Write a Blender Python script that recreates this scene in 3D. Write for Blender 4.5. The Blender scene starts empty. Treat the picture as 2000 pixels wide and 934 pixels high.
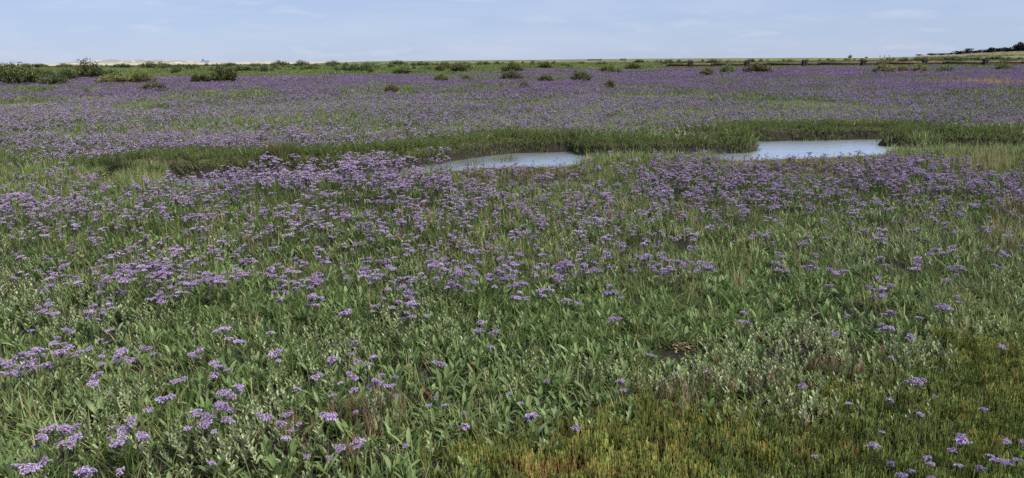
import bpy, math, numpy as np
from mathutils import Matrix, Vector
rng = np.random.default_rng(11)
scene = bpy.context.scene
rad = math.radians

# ------------------------------------------------------------------ camera
CAM_H = 1.6
F_PX = 1450.0                       # focal length in pixels of a 2000 px wide picture
PITCH, ROLL = rad(13.54), rad(-0.47)
cam_d = bpy.data.cameras.new("camera")
cam_d.sensor_width = 36.0
cam_d.lens = 36.0 * F_PX / 2000.0
cam_d.clip_start, cam_d.clip_end = 0.05, 20000
cam = bpy.data.objects.new("camera", cam_d)
CAM_M = (Matrix.Translation((0, 0, CAM_H)) @ Matrix.Rotation(rad(90) - PITCH, 4, 'X') @ Matrix.Rotation(ROLL, 4, 'Z'))
cam.matrix_world = CAM_M
scene.collection.objects.link(cam)
scene.camera = cam

# ------------------------------------------------------------------ sky, sun, exposure
SUN_EL, SUN_AZ = rad(50), rad(125)          # azimuth clockwise from +Y: high veiled sun behind the viewer's right shoulder
world = bpy.data.worlds.new("World"); scene.world = world; world.use_nodes = True
nt = world.node_tree; nt.nodes.clear()
def wn(t): return nt.nodes.new(t)
out = wn('ShaderNodeOutputWorld'); bg = wn('ShaderNodeBackground'); sky = wn('ShaderNodeTexSky')
sky.sky_type = 'NISHITA'; sky.sun_disc = False
sky.sun_elevation = SUN_EL; sky.sun_rotation = SUN_AZ
sky.altitude = 0; sky.air_density = 1.0; sky.dust_density = 0.2; sky.ozone_density = 3.0
tint = wn('ShaderNodeMixRGB'); tint.blend_type = 'MULTIPLY'; tint.inputs[0].default_value = 1.0
tint.inputs[2].default_value = (0.80, 0.90, 1.22, 1)
nt.links.new(sky.outputs[0], tint.inputs[1])
veil = wn('ShaderNodeMixRGB'); veil.inputs[0].default_value = 0.72; veil.inputs[2].default_value = (4.2, 5.1, 7.2, 1)   # thin high haze over the whole sky
nt.links.new(tint.outputs[0], veil.inputs[1])
# thin cloud: a broad veil and small flat puffs, laid out in sky directions all round
tc = wn('ShaderNodeTexCoord')
mp = wn('ShaderNodeMapping'); mp.inputs['Scale'].default_value = (2.2, 2.2, 14.0)
nt.links.new(tc.outputs['Generated'], mp.inputs[0])
n1 = wn('ShaderNodeTexNoise'); n1.inputs['Scale'].default_value = 2.2; n1.inputs['Detail'].default_value = 7; n1.inputs['Roughness'].default_value = 0.55
nt.links.new(mp.outputs[0], n1.inputs['Vector'])
r1 = wn('ShaderNodeMapRange'); r1.inputs[1].default_value = 0.42; r1.inputs[2].default_value = 0.8; r1.inputs[3].default_value = 0.0; r1.inputs[4].default_value = 0.28
nt.links.new(n1.outputs[0], r1.inputs[0])
mp2 = wn('ShaderNodeMapping'); mp2.inputs['Scale'].default_value = (7, 7, 34); mp2.inputs['Location'].default_value = (3.1, 1.7, 0.4)
nt.links.new(tc.outputs['Generated'], mp2.inputs[0])
n2 = wn('ShaderNodeTexNoise'); n2.inputs['Scale'].default_value = 2.0; n2.inputs['Detail'].default_value = 6
nt.links.new(mp2.outputs[0], n2.inputs['Vector'])
r2 = wn('ShaderNodeMapRange'); r2.inputs[1].default_value = 0.54; r2.inputs[2].default_value = 0.84; r2.inputs[3].default_value = 0.0; r2.inputs[4].default_value = 0.5
nt.links.new(n2.outputs[0], r2.inputs[0])
mx = wn('ShaderNodeMath'); mx.operation = 'MAXIMUM'
nt.links.new(r1.outputs[0], mx.inputs[0]); nt.links.new(r2.outputs[0], mx.inputs[1])
cl = wn('ShaderNodeMixRGB'); cl.inputs[2].default_value = (7.0, 7.4, 8.3, 1)
nt.links.new(mx.outputs[0], cl.inputs[0]); nt.links.new(veil.outputs[0], cl.inputs[1])
nt.links.new(cl.outputs[0], bg.inputs[0]); bg.inputs[1].default_value = 0.06
nt.links.new(bg.outputs[0], out.inputs[0])

sun_d = bpy.data.lights.new("sun", 'SUN'); sun_d.energy = 4.1; sun_d.angle = rad(20); sun_d.color = (1.0, 0.95, 0.88)
sun = bpy.data.objects.new("sun", sun_d); scene.collection.objects.link(sun)
sd = Vector((math.sin(SUN_AZ) * math.cos(SUN_EL), math.cos(SUN_AZ) * math.cos(SUN_EL), math.sin(SUN_EL)))
sun.rotation_euler = sd.to_track_quat('Z', 'Y').to_euler()
vs = scene.view_settings
vs.view_transform = 'Standard'; vs.look = 'None'; vs.exposure = 0.85; vs.gamma = 1.0; vs.use_curve_mapping = False
scene.cycles.max_bounces = 6; scene.cycles.diffuse_bounces = 4; scene.cycles.transmission_bounces = 3
scene.cycles.use_denoising = False

# ------------------------------------------------------------------ helpers
_R = np.array(CAM_M.to_3x3()); _C = np.array([0, 0, CAM_H])
def project(X, Y, Z):
    P = np.stack([X, Y, Z], -1) - _C
    L = P @ _R
    d = np.maximum(-L[..., 2], 1e-3)
    return 1000 + F_PX * L[..., 0] / d, 467 - F_PX * L[..., 1] / d
def at(px, py, z=0.0):
    """the point at height z that a picture position measures to"""
    v = _R @ np.array([(px - 1000) / F_PX, (467 - py) / F_PX, -1.0])
    t = (z - CAM_H) / v[2]
    return _C + v * t
def at_dist(px, py, Y):
    v = _R @ np.array([(px - 1000) / F_PX, (467 - py) / F_PX, -1.0])
    return _C + v * (Y / v[1])
def _hash(ix, iy, s):
    h = (ix.astype(np.int64) * 374761393 + iy.astype(np.int64) * 668265263 + s * 974711) & 0x7fffffff
    h = ((h ^ (h >> 13)) * 1274126177) & 0x7fffffff
    return ((h ^ (h >> 16)) & 0xffff) / 65535.0
def vnoise(x, y, s=0):
    x = np.asarray(x, float); y = np.asarray(y, float)
    ix = np.floor(x); iy = np.floor(y); fx = x - ix; fy = y - iy
    fx = fx * fx * (3 - 2 * fx); fy = fy * fy * (3 - 2 * fy)
    a = _hash(ix, iy, s); b = _hash(ix + 1, iy, s); c = _hash(ix, iy + 1, s); d = _hash(ix + 1, iy + 1, s)
    return (a * (1 - fx) + b * fx) * (1 - fy) + (c * (1 - fx) + d * fx) * fy
def fbm(x, y, s=0, o=4):
    t = 0; a = 0.5
    for k in range(o):
        t = t + a * vnoise(x * 2 ** k, y * 2 ** k, s + k * 17); a *= 0.5
    return t / (1 - 0.5 ** o)
def sstep(a, b, x):
    t = np.clip((x - a) / (b - a), 0, 1); return t * t * (3 - 2 * t)
def fuzz(px, py, a=38, b=20):
    return px + rng.normal(0, a, px.shape), py + rng.normal(0, b, py.shape)
def blobs(px, py, L):
    """largest of soft elliptical patches (cx, cy, rx, ry, value)"""
    v = np.zeros_like(np.asarray(px, float))
    for cx, cy, rx, ry, w in L:
        d = ((px - cx) / rx) ** 2 + ((py - cy) / ry) ** 2
        v = np.maximum(v, w * (1 - sstep(0.45, 1.25, d)))
    return v

class MB:
    def __init__(s): s.v = []; s.f = []; s.c = []
    def add(s, verts, faces, cols):
        o = len(s.v); s.v.extend(map(tuple, verts)); s.f.extend(tuple(i + o for i in f) for f in faces)
        if np.ndim(cols) == 1: s.c.extend([tuple(cols)] * len(verts))
        else: s.c.extend(map(tuple, cols))
    def mesh(s, name, mat, smooth=False):
        m = bpy.data.meshes.new(name); m.from_pydata(s.v, [], s.f)
        a = m.color_attributes.new("col", 'FLOAT_COLOR', 'POINT')
        c = np.ones((len(s.v), 4), np.float32); c[:, :3] = np.array(s.c, np.float32).reshape(-1, 3)
        a.data.foreach_set('color', c.ravel())
        m.materials.append(mat)
        if smooth: m.polygons.foreach_set('use_smooth', [True] * len(m.polygons))
        return m
def link(name, data, parent=None, loc=None, rot=None, scale=None):
    o = bpy.data.objects.new(name, data); scene.collection.objects.link(o)
    if parent: o.parent = parent
    if loc is not None: o.location = loc
    if rot is not None: o.rotation_euler = rot
    if scale is not None: o.scale = (scale,) * 3 if np.isscalar(scale) else scale
    return o
def tag(o, label, cat, group=None):
    o['label'] = label; o['category'] = cat
    if group: o['group'] = group
    return o
def jit(col, a=0.15):
    c = np.array(col) * (1 + rng.uniform(-a, a)); return np.clip(c * (1 + rng.uniform(-a, a, 3) * 0.35), 0, 1)
def mixc(a, b, t): return np.array(a) * (1 - t) + np.array(b) * t

def blade(mb, p, h, w, az, lean, curve, col, seg=3, tipc=None):
    """tapering grass blade bending over in direction az"""
    dx, dy = math.cos(az), math.sin(az); sx, sy = -dy, dx
    vs, cs = [], []
    for i in range(seg + 1):
        t = i / seg; r = h * (math.sin(lean) * t + curve * t * t); z = h * (math.cos(lean) * t - 0.45 * curve * t * t)
        ww = w * (1 - t ** 1.6) * 0.5 + (0.0002 if i < seg else 0)
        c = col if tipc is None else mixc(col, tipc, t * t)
        q = (p[0] + dx * r, p[1] + dy * r, p[2] + z)
        if i < seg:
            vs += [(q[0] - sx * ww, q[1] - sy * ww, q[2]), (q[0] + sx * ww, q[1] + sy * ww, q[2])]; cs += [c, c]
        else: vs.append(q); cs.append(c)
    fs = [(2 * i, 2 * i + 1, 2 * i + 3, 2 * i + 2) for i in range(seg - 1)] + [(2 * seg - 2, 2 * seg - 1, 2 * seg)]
    mb.add(vs, fs, cs)
LEAF_W = [0.16, 0.42, 0.86, 1.0, 0.72, 0.0]; LEAF_T = [0, 0.22, 0.45, 0.66, 0.86, 1.0]
def leaf(mb, p, L, W, az, el, col, fold=0.25, droop=0.25, wt=LEAF_W, tt=LEAF_T):
    """broad leaf with a folded midrib, rising at elevation el and drooping at the tip"""
    dx, dy = math.cos(az), math.sin(az); sx, sy = -dy, dx
    vs, cs = [], []; r = z = 0.0; last = 0.0
    for i, t in enumerate(tt):
        e = el - droop * t * 2; dt = (t - last) * L; last = t
        r += math.cos(e) * dt; z += math.sin(e) * dt
        ww = W * 0.5 * wt[i]; nx, nz = -math.sin(e), math.cos(e)
        c = (p[0] + dx * r, p[1] + dy * r, p[2] + z); k = fold * ww
        ed = (dx * nx * k, dy * nx * k, nz * k)
        vs += [(c[0] - sx * ww + ed[0], c[1] - sy * ww + ed[1], c[2] + ed[2]), c, (c[0] + sx * ww + ed[0], c[1] + sy * ww + ed[1], c[2] + ed[2])]
        cs += [col, np.array(col) * 1.25, col]
    n = len(tt); fs = []
    for i in range(n - 1):
        a = 3 * i
        if i < n - 2: fs += [(a, a + 1, a + 4, a + 3), (a + 1, a + 2, a + 5, a + 4)]
        else: fs += [(a, a + 1, a + 4), (a + 1, a + 2, a + 4)]
    mb.add(vs, fs, cs)
def small_leaf(mb, p, d, side, L, W, col):
    p = np.array(p); d = np.array(d); s = np.array(side)
    mb.add([p, p + d * L * 0.5 + s * W * 0.5, p + d * L, p + d * L * 0.5 - s * W * 0.5], [(0, 1, 2), (0, 2, 3)], col)
def tube(mb, pts, radii, col, n=4):
    vs, fs = [], []
    for i, (p, r) in enumerate(zip(pts, radii)):
        a = np.array(pts[min(i + 1, len(pts) - 1)]) - np.array(pts[max(i - 1, 0)])
        a = a / (np.linalg.norm(a) + 1e-9)
        u = np.cross(a, (0.31, 0.95, 0.07)); u /= np.linalg.norm(u) + 1e-9; w = np.cross(a, u)
        for k in range(n):
            th = 2 * math.pi * k / n; vs.append(tuple(np.array(p) + r * (u * math.cos(th) + w * math.sin(th))))
    for i in range(len(pts) - 1):
        for k in range(n):
            fs.append((i * n + k, i * n + (k + 1) % n, (i + 1) * n + (k + 1) % n, (i + 1) * n + k))
    fs.append(tuple(range(n - 1, -1, -1))); fs.append(tuple((len(pts) - 1) * n + k for k in range(n)))
    mb.add(vs, fs, col)
def box(mb, c, s, col, rz=0.0):
    x, y, z = [k / 2 for k in s]; ca, sa = math.cos(rz), math.sin(rz)
    P = [(-x, -y, -z), (x, -y, -z), (x, y, -z), (-x, y, -z), (-x, -y, z), (x, -y, z), (x, y, z), (-x, y, z)]
    mb.add([(c[0] + a * ca - b * sa, c[1] + a * sa + b * ca, c[2] + d) for a, b, d in P],
           [(3, 2, 1, 0), (4, 5, 6, 7), (0, 1, 5, 4), (1, 2, 6, 5), (2, 3, 7, 6), (3, 0, 4, 7)], col)

# ------------------------------------------------------------------ materials
def new_mat(name):
    m = bpy.data.materials.new(name); m.use_nodes = True; t = m.node_tree; t.nodes.clear()
    return m, t, t.nodes.new('ShaderNodeOutputMaterial')
def plant_mat(name, rough=0.6, transl=0.25, spec=0.25, vary=0.35):
    m, t, o = new_mat(name)
    at_ = t.nodes.new('ShaderNodeAttribute'); at_.attribute_name = 'col'
    oi = t.nodes.new('ShaderNodeObjectInfo')
    mr = t.nodes.new('ShaderNodeMapRange'); mr.inputs[3].default_value = 1 - vary; mr.inputs[4].default_value = 1 + vary
    t.links.new(oi.outputs['Random'], mr.inputs[0])
    hs = t.nodes.new('ShaderNodeHueSaturation'); t.links.new(at_.outputs['Color'], hs.inputs['Color']); t.links.new(mr.outputs[0], hs.inputs['Value'])
    p = t.nodes.new('ShaderNodeBsdfPrincipled'); p.inputs['Roughness'].default_value = rough; p.inputs['Specular IOR Level'].default_value = spec
    t.links.new(hs.outputs[0], p.inputs['Base Color'])
    tr = t.nodes.new('ShaderNodeBsdfTranslucent'); t.links.new(hs.outputs[0], tr.inputs[0])
    mx = t.nodes.new('ShaderNodeMixShader'); mx.inputs[0].default_value = transl
    t.links.new(p.outputs[0], mx.inputs[1]); t.links.new(tr.outputs[0], mx.inputs[2]); t.links.new(mx.outputs[0], o.inputs[0])
    return m
M_LEAF = plant_mat("leaf_green", 0.6, 0.34, 0.18)
M_GRASS = plant_mat("grass_blade", 0.65, 0.36, 0.14)
M_FLOWER = plant_mat("flower_purple", 0.8, 0.3, 0.1, 0.18)
M_TWIG = plant_mat("twig_and_stem", 0.85, 0.0, 0.1, 0.2)
def solid_mat(name, rough=0.8, noise=0.0, nscale=8.0, metal=0.0):
    m, t, o = new_mat(name)
    a = t.nodes.new('ShaderNodeAttribute'); a.attribute_name = 'col'
    p = t.nodes.new('ShaderNodeBsdfPrincipled'); p.inputs['Roughness'].default_value = rough; p.inputs['Metallic'].default_value = metal
    tcx = t.nodes.new('ShaderNodeTexCoord'); n = t.nodes.new('ShaderNodeTexNoise'); n.inputs['Scale'].default_value = nscale; n.inputs['Detail'].default_value = 5
    t.links.new(tcx.outputs['Object'], n.inputs['Vector'])
    mr = t.nodes.new('ShaderNodeMapRange'); mr.inputs[1].default_value = .3; mr.inputs[2].default_value = .7; mr.inputs[3].default_value = 1 - noise; mr.inputs[4].default_value = 1 + noise
    t.links.new(n.outputs[0], mr.inputs[0])
    hs = t.nodes.new('ShaderNodeHueSaturation'); t.links.new(a.outputs['Color'], hs.inputs['Color']); t.links.new(mr.outputs[0], hs.inputs['Value'])
    t.links.new(hs.outputs[0], p.inputs['Base Color']); t.links.new(p.outputs[0], o.inputs[0])
    return m
M_RUST = solid_mat("rusty_steel", 0.75, 0.45, 1.5)
M_WOOD = solid_mat("weathered_timber", 0.85, 0.3, 6)
M_PAINT = solid_mat("painted_boards", 0.5, 0.12, 3)
M_CLOTH = solid_mat("clothing", 0.9, 0.1, 5)

def ground_mat():
    m, t, o = new_mat("marsh_ground"); N = t.nodes.new
    g = N('ShaderNodeNewGeometry'); sx = N('ShaderNodeSeparateXYZ'); t.links.new(g.outputs['Position'], sx.inputs[0])
    def noise(sc, det=6, vec=None):
        n = N('ShaderNodeTexNoise'); n.inputs['Scale'].default_value = sc; n.inputs['Detail'].default_value = det
        t.links.new(vec or g.outputs['Position'], n.inputs['Vector']); return n.outputs[0]
    def ramp(src, *st):
        r = N('ShaderNodeValToRGB'); e = r.color_ramp.elements
        while len(e) < len(st): e.new(0.5)
        for k, (p, c) in zip(e, st): k.position = p; k.color = (*c, 1)
        t.links.new(src, r.inputs[0]); return r.outputs[0]
    mud = ramp(noise(9, 8), (0.3, (0.045, 0.038, 0.022)), (0.55, (0.085, 0.074, 0.042)), (0.72, (0.13, 0.11, 0.065)))
    grn = ramp(noise(0.12, 8), (0.3, (0.045, 0.06, 0.022)), (0.5, (0.085, 0.1, 0.04)), (0.7, (0.12, 0.12, 0.06)))
    mr = N('ShaderNodeMapRange'); mr.inputs[1].default_value = 25; mr.inputs[2].default_value = 90; t.links.new(sx.outputs[1], mr.inputs[0])
    mx = N('ShaderNodeMixRGB'); t.links.new(mr.outputs[0], mx.inputs[0]); t.links.new(mud, mx.inputs[1]); t.links.new(grn, mx.inputs[2])
    p = N('ShaderNodeBsdfPrincipled'); p.inputs['Roughness'].default_value = 0.9; p.inputs['Specular IOR Level'].default_value = 0.15
    wet = N('ShaderNodeMapRange'); wet.inputs[1].default_value = 0.13; wet.inputs[2].default_value = 0.03; t.links.new(sx.outputs[2], wet.inputs[0])
    mw = N('ShaderNodeMixRGB'); mw.inputs[2].default_value = (0.016, 0.013, 0.010, 1); t.links.new(wet.outputs[0], mw.inputs[0]); t.links.new(mx.outputs[0], mw.inputs[1])
    t.links.new(mw.outputs[0], p.inputs['Base Color'])
    b = N('ShaderNodeBump'); b.inputs['Strength'].default_value = 0.5; b.inputs['Distance'].default_value = 0.02
    t.links.new(noise(22, 6), b.inputs['Height']); t.links.new(b.outputs[0], p.inputs['Normal'])
    t.links.new(p.outputs[0], o.inputs[0]); return m
def sand_mat():
    m, t, o = new_mat("dune_sand"); N = t.nodes.new
    g = N('ShaderNodeNewGeometry'); n = N('ShaderNodeTexNoise'); n.inputs['Scale'].default_value = 0.06; n.inputs['Detail'].default_value = 8; n.inputs['Roughness'].default_value = 0.65
    t.links.new(g.outputs['Position'], n.inputs['Vector'])
    sx = N('ShaderNodeSeparateXYZ'); t.links.new(g.outputs['Position'], sx.inputs[0])
    r = N('ShaderNodeValToRGB'); e = r.color_ramp.elements
    for k, (p_, c) in zip([e[0], e[1], e.new(0.6), e.new(0.5)], [(0.0, (0.12, 0.14, 0.10)), (0.45, (0.16, 0.17, 0.125)), (0.72, (0.42, 0.37, 0.29)), (0.56, (0.21, 0.205, 0.15))]): k.position = p_; k.color = (*c, 1)
    t.links.new(n.outputs[0], r.inputs[0])
    # bare sand at the foot, marram on the crests
    mr = N('ShaderNodeMapRange'); mr.inputs[1].default_value = 1.5; mr.inputs[2].default_value = 2.6; t.links.new(sx.outputs[2], mr.inputs[0])
    mx = N('ShaderNodeMixRGB'); mx.inputs[1].default_value = (0.34, 0.29, 0.22, 1); t.links.new(mr.outputs[0], mx.inputs[0]); t.links.new(r.outputs[0], mx.inputs[2])
    p = N('ShaderNodeBsdfPrincipled'); p.inputs['Roughness'].default_value = 0.95; t.links.new(mx.outputs[0], p.inputs['Base Color']); t.links.new(p.outputs[0], o.inputs[0]); return m
def bank_mat():
    m, t, o = new_mat("grassy_bank"); N = t.nodes.new
    g = N('ShaderNodeNewGeometry'); n = N('ShaderNodeTexNoise'); n.inputs['Scale'].default_value = 0.09; n.inputs['Detail'].default_value = 9; n.inputs['Roughness'].default_value = 0.65
    t.links.new(g.outputs['Position'], n.inputs['Vector'])
    r = N('ShaderNodeValToRGB'); e = r.color_ramp.elements
    e[0].position = 0.35; e[0].color = (0.05, 0.075, 0.03, 1); e[1].position = 0.68; e[1].color = (0.17, 0.18, 0.085, 1)
    t.links.new(n.outputs[0], r.inputs[0])
    p = N('ShaderNodeBsdfPrincipled'); p.inputs['Roughness'].default_value = 0.9; p.inputs['Specular IOR Level'].default_value = 0.1
    t.links.new(r.outputs[0], p.inputs['Base Color']); t.links.new(p.outputs[0], o.inputs[0]); return m
def water_mat():
    m, t, o = new_mat("creek_water"); N = t.nodes.new
    g = N('ShaderNodeNewGeometry'); mp_ = N('ShaderNodeMapping'); mp_.inputs['Scale'].default_value = (.6, 1.0, 1); t.links.new(g.outputs['Position'], mp_.inputs[0])
    n = N('ShaderNodeTexNoise'); n.inputs['Scale'].default_value = 2.2; n.inputs['Detail'].default_value = 4; n.inputs['Roughness'].default_value = 0.5; t.links.new(mp_.outputs[0], n.inputs['Vector'])
    b = N('ShaderNodeBump'); b.inputs['Strength'].default_value = 0.75; b.inputs['Distance'].default_value = 0.04; t.links.new(n.outputs[0], b.inputs['Height'])
    p = N('ShaderNodeBsdfPrincipled'); p.inputs['Base Color'].default_value = (0.05, 0.06, 0.065, 1); p.inputs['Roughness'].default_value = 0.2; p.inputs['IOR'].default_value = 1.33
    p.inputs['Specular IOR Level'].default_value = 1.0
    t.links.new(b.outputs[0], p.inputs['Normal'])
    gl = N('ShaderNodeBsdfGlossy'); gl.inputs['Roughness'].default_value = 0.33; gl.inputs['Color'].default_value = (0.9, 0.96, 1, 1); t.links.new(b.outputs[0], gl.inputs['Normal'])
    ms = N('ShaderNodeMixShader'); ms.inputs[0].default_value = 0.97; t.links.new(p.outputs[0], ms.inputs[1]); t.links.new(gl.outputs[0], ms.inputs[2])
    t.links.new(ms.outputs[0], o.inputs[0]); return m

# ------------------------------------------------------------------ creek outline and ground relief
WATER_Z = -0.13
far_px = [(330, 351), (380, 349), (440, 347), (560, 343), (700, 337), (800, 330), (850, 321), (905, 313), (960, 304), (1010, 299), (1110, 297),
          (1125, 303), (1180, 306), (1300, 304), (1400, 301), (1455, 298), (1474, 294), (1448, 285), (1455, 277), (1560, 275), (1680, 273), (1738, 272),
          (1745, 276), (1712, 284), (1760, 288), (1850, 289), (2000, 289), (2200, 288)]
near_px = [(2200, 289.2), (2000, 289.6), (1850, 290), (1760, 291.6), (1695, 296), (1640, 298), (1560, 301), (1470, 303.5), (1380, 303), (1300, 303), (1220, 304), (1165, 307),
           (1100, 314), (1000, 315.5), (930, 317), (870, 323), (790, 333), (720, 338), (560, 345.5), (440, 349.5), (380, 351.5), (345, 352.5)]
CREEK = np.array([at(x, y, WATER_Z)[:2] for x, y in far_px] + [at(x, y, 0.08)[:2] for x, y in near_px])
def creek_sd(X, Y):
    """signed distance to the creek outline, negative inside"""
    X = np.asarray(X, float); Y = np.asarray(Y, float); d = np.full(X.shape, 1e9); ins = np.zeros(X.shape, bool); n = len(CREEK)
    for i in range(n):
        a, b = CREEK[i], CREEK[(i + 1) % n]; e = b - a
        t = np.clip(((X - a[0]) * e[0] + (Y - a[1]) * e[1]) / (e @ e), 0, 1)
        d = np.minimum(d, (X - a[0] - e[0] * t) ** 2 + (Y - a[1] - e[1] * t) ** 2)
        c = (a[1] > Y) != (b[1] > Y)
        ins ^= c & (X < (b[0] - a[0]) * (Y - a[1]) / (b[1] - a[1] + 1e-12) + a[0])
    return np.where(ins, -1, 1) * np.sqrt(d)
_fx = np.array([at(x, y, WATER_Z)[0] for x, y in far_px]); _fy = np.array([at(x, y, WATER_Z)[1] for x, y in far_px])
_o = np.argsort(_fx)
def far_side(X, Y):
    return Y > np.interp(X, _fx[_o], _fy[_o], left=12.0, right=None) - 0.6
def gz(X, Y, sdv=None):
    X = np.asarray(X, float); Y = np.asarray(Y, float)
    s = creek_sd(X, Y) if sdv is None else sdv
    s = s + (fbm(X * 2.5, Y * 2.5, 5, 3) - 0.5) * 0.16 + (fbm(X * .9, Y * .9, 9, 2) - .5) * .22
    base = (fbm(X / 2.6, Y / 2.6, 3, 3) - 0.5) * 0.10 * np.clip((300 - Y) / 200, 0, 1)
    prof = -0.30 * (1 - sstep(-0.08, 0.03, s))
    return base * np.clip(s / 0.6, 0, 1) + prof + np.where(far_side(X, Y), .04 + .16 * fbm(X * 1.1, Y * 1.1, 7, 3), 0) * sstep(0, .2, s) * (1 - sstep(.6, 1.6, s))

def ground():
    xs = np.unique(np.concatenate([np.linspace(-13, 13, 300), np.sign(np.linspace(-1, 1, 61)) * (13 + np.abs(np.linspace(-1, 1, 61)) ** 3 * 5500)]))
    ys = np.concatenate([np.linspace(-6, 2, 12)[:-1], np.linspace(2, 22, 240), 22 + np.geomspace(0.12, 9000, 90)])
    X, Y = np.meshgrid(xs, ys); Z = np.zeros_like(X)
    nearm = (np.abs(X) < 20) & (Y > 6) & (Y < 24)
    sdv = np.full(X.shape, 9.0); sdv[nearm] = creek_sd(X[nearm], Y[nearm])
    Z = gz(X, Y, sdv)
    nx, ny = len(xs), len(ys)
    v = np.stack([X.ravel(), Y.ravel(), Z.ravel()], 1)
    i = (np.arange(ny - 1)[:, None] * nx + np.arange(nx - 1)[None]).ravel()
    f = np.stack([i, i + 1, i + nx + 1, i + nx], 1)
    m = bpy.data.meshes.new("ground"); m.from_pydata(v.tolist(), [], f.tolist()); m.materials.append(ground_mat())
    m.polygons.foreach_set('use_smooth', [True] * len(m.polygons))
    o = link("ground", m); o['kind'] = 'structure'
ground()
def water():
    x0, x1 = CREEK[:, 0].min() - 0.6, CREEK[:, 0].max() + 0.6; y0, y1 = CREEK[:, 1].min() - 0.6, CREEK[:, 1].max() + 0.6
    m = bpy.data.meshes.new("water"); m.from_pydata([(x0, y0, WATER_Z), (x1, y0, WATER_Z), (x1, y1, WATER_Z), (x0, y1, WATER_Z)], [], [(0, 1, 2, 3)])
    m.materials.append(water_mat()); o = link("water", m); o['kind'] = 'structure'
water()
def ridge(name, mat, Yc, depth, prof, nx=260, rough=0.0, kind='structure', seed=0):
    """low land form along a line at distance Yc; prof = [(px, crest_py)] measured along its crest"""
    P = np.array([at_dist(x, y, Yc) for x, y in prof]); xs = np.linspace(P[0, 0], P[-1, 0], nx)
    crest = np.interp(xs, P[:, 0], P[:, 2])
    vs_ = np.linspace(-1, 1, 25); V, X = np.meshgrid(vs_, xs, indexing='ij')
    fall = np.cos(V * math.pi / 2) ** 1.3
    H = np.maximum(crest, 0.02)[None] * fall
    if rough: H = H * (1 + rough * (fbm(X / 22, V * 3 + 7, seed, 4) - 0.5) * 2)
    v = np.stack([X.ravel(), (Yc + V * depth).ravel(), (H - 0.05).ravel()], 1); n = nx
    i = (np.arange(24)[:, None] * n + np.arange(n - 1)[None]).ravel(); f = np.stack([i, i + 1, i + n + 1, i + n], 1)
    m = bpy.data.meshes.new(name); m.from_pydata(v.tolist(), [], f.tolist()); m.materials.append(mat); m.polygons.foreach_set('use_smooth', [True] * len(m.polygons))
    o = link(name, m); o['kind'] = kind; return o
SAND = sand_mat(); BANK = bank_mat()
ridge("beach", SAND, 760, 90, [(-500, 129.5), (0, 125.6), (200, 124.2), (420, 122.6), (640, 121), (760, 120), (1000, 118), (1350, 114.7), (1700, 112)], rough=0.12)
ridge("dunes", SAND, 900, 80, [(85, 125.5), (120, 122.5), (150, 121.5), (185, 119), (220, 117), (250, 119), (268, 117.5), (276, 116), (285, 119), (300, 117), (318, 118), (330, 119), (350, 118.5), (372, 119.5), (395, 120), (408, 122), (416, 123.4)], rough=0.25, seed=3)
ridge("dunes", SAND, 900, 50, [(455, 123), (480, 120.8), (505, 120), (530, 120.8), (560, 122)], rough=0.2, seed=8)
ridge("hills", BANK, 520, 60, [(640, 122.5), (720, 120), (800, 119), (1000, 117.2), (1350, 114), (1560, 113), (1700, 113), (1765, 111.8), (1850, 108.5), (1900, 105), (1950, 102.5), (2000, 100.5), (2200, 96), (2700, 92)], rough=0.05, nx=400, seed=5)

# ------------------------------------------------------------------ plant colours
C_GRASS = [(0.068, 0.112, 0.029), (0.090, 0.140, 0.039), (0.125, 0.172, 0.055), (0.180, 0.215, 0.086)]
C_OLIVE = [(0.15, 0.165, 0.055), (0.19, 0.18, 0.07), (0.135, 0.165, 0.055)]
C_LIM = [(0.088, 0.138, 0.043), (0.126, 0.178, 0.063), (0.182, 0.228, 0.10)]
C_PURS = [(0.150, 0.192, 0.082), (0.205, 0.243, 0.12), (0.28, 0.31, 0.175)]
C_BANK = [(0.058, 0.092, 0.022), (0.082, 0.12, 0.028), (0.12, 0.152, 0.042)]
C_GLASS = [(0.215, 0.235, 0.06), (0.16, 0.22, 0.058), (0.27, 0.25, 0.07), (0.28, 0.18, 0.07)]
C_STRAW = [(0.33, 0.27, 0.14), (0.4, 0.33, 0.19), (0.25, 0.2, 0.10)]
C_WORM = [(0.21, 0.255, 0.145), (0.275, 0.315, 0.195)]
P_DARK, P_MID, P_PALE, P_BUFF = (0.18, 0.10, 0.26), (0.345, 0.235, 0.455), (0.60, 0.515, 0.66), (0.38, 0.30, 0.27)
pick = lambda L: L[rng.integers(len(L))]
U = rng.uniform

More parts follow.
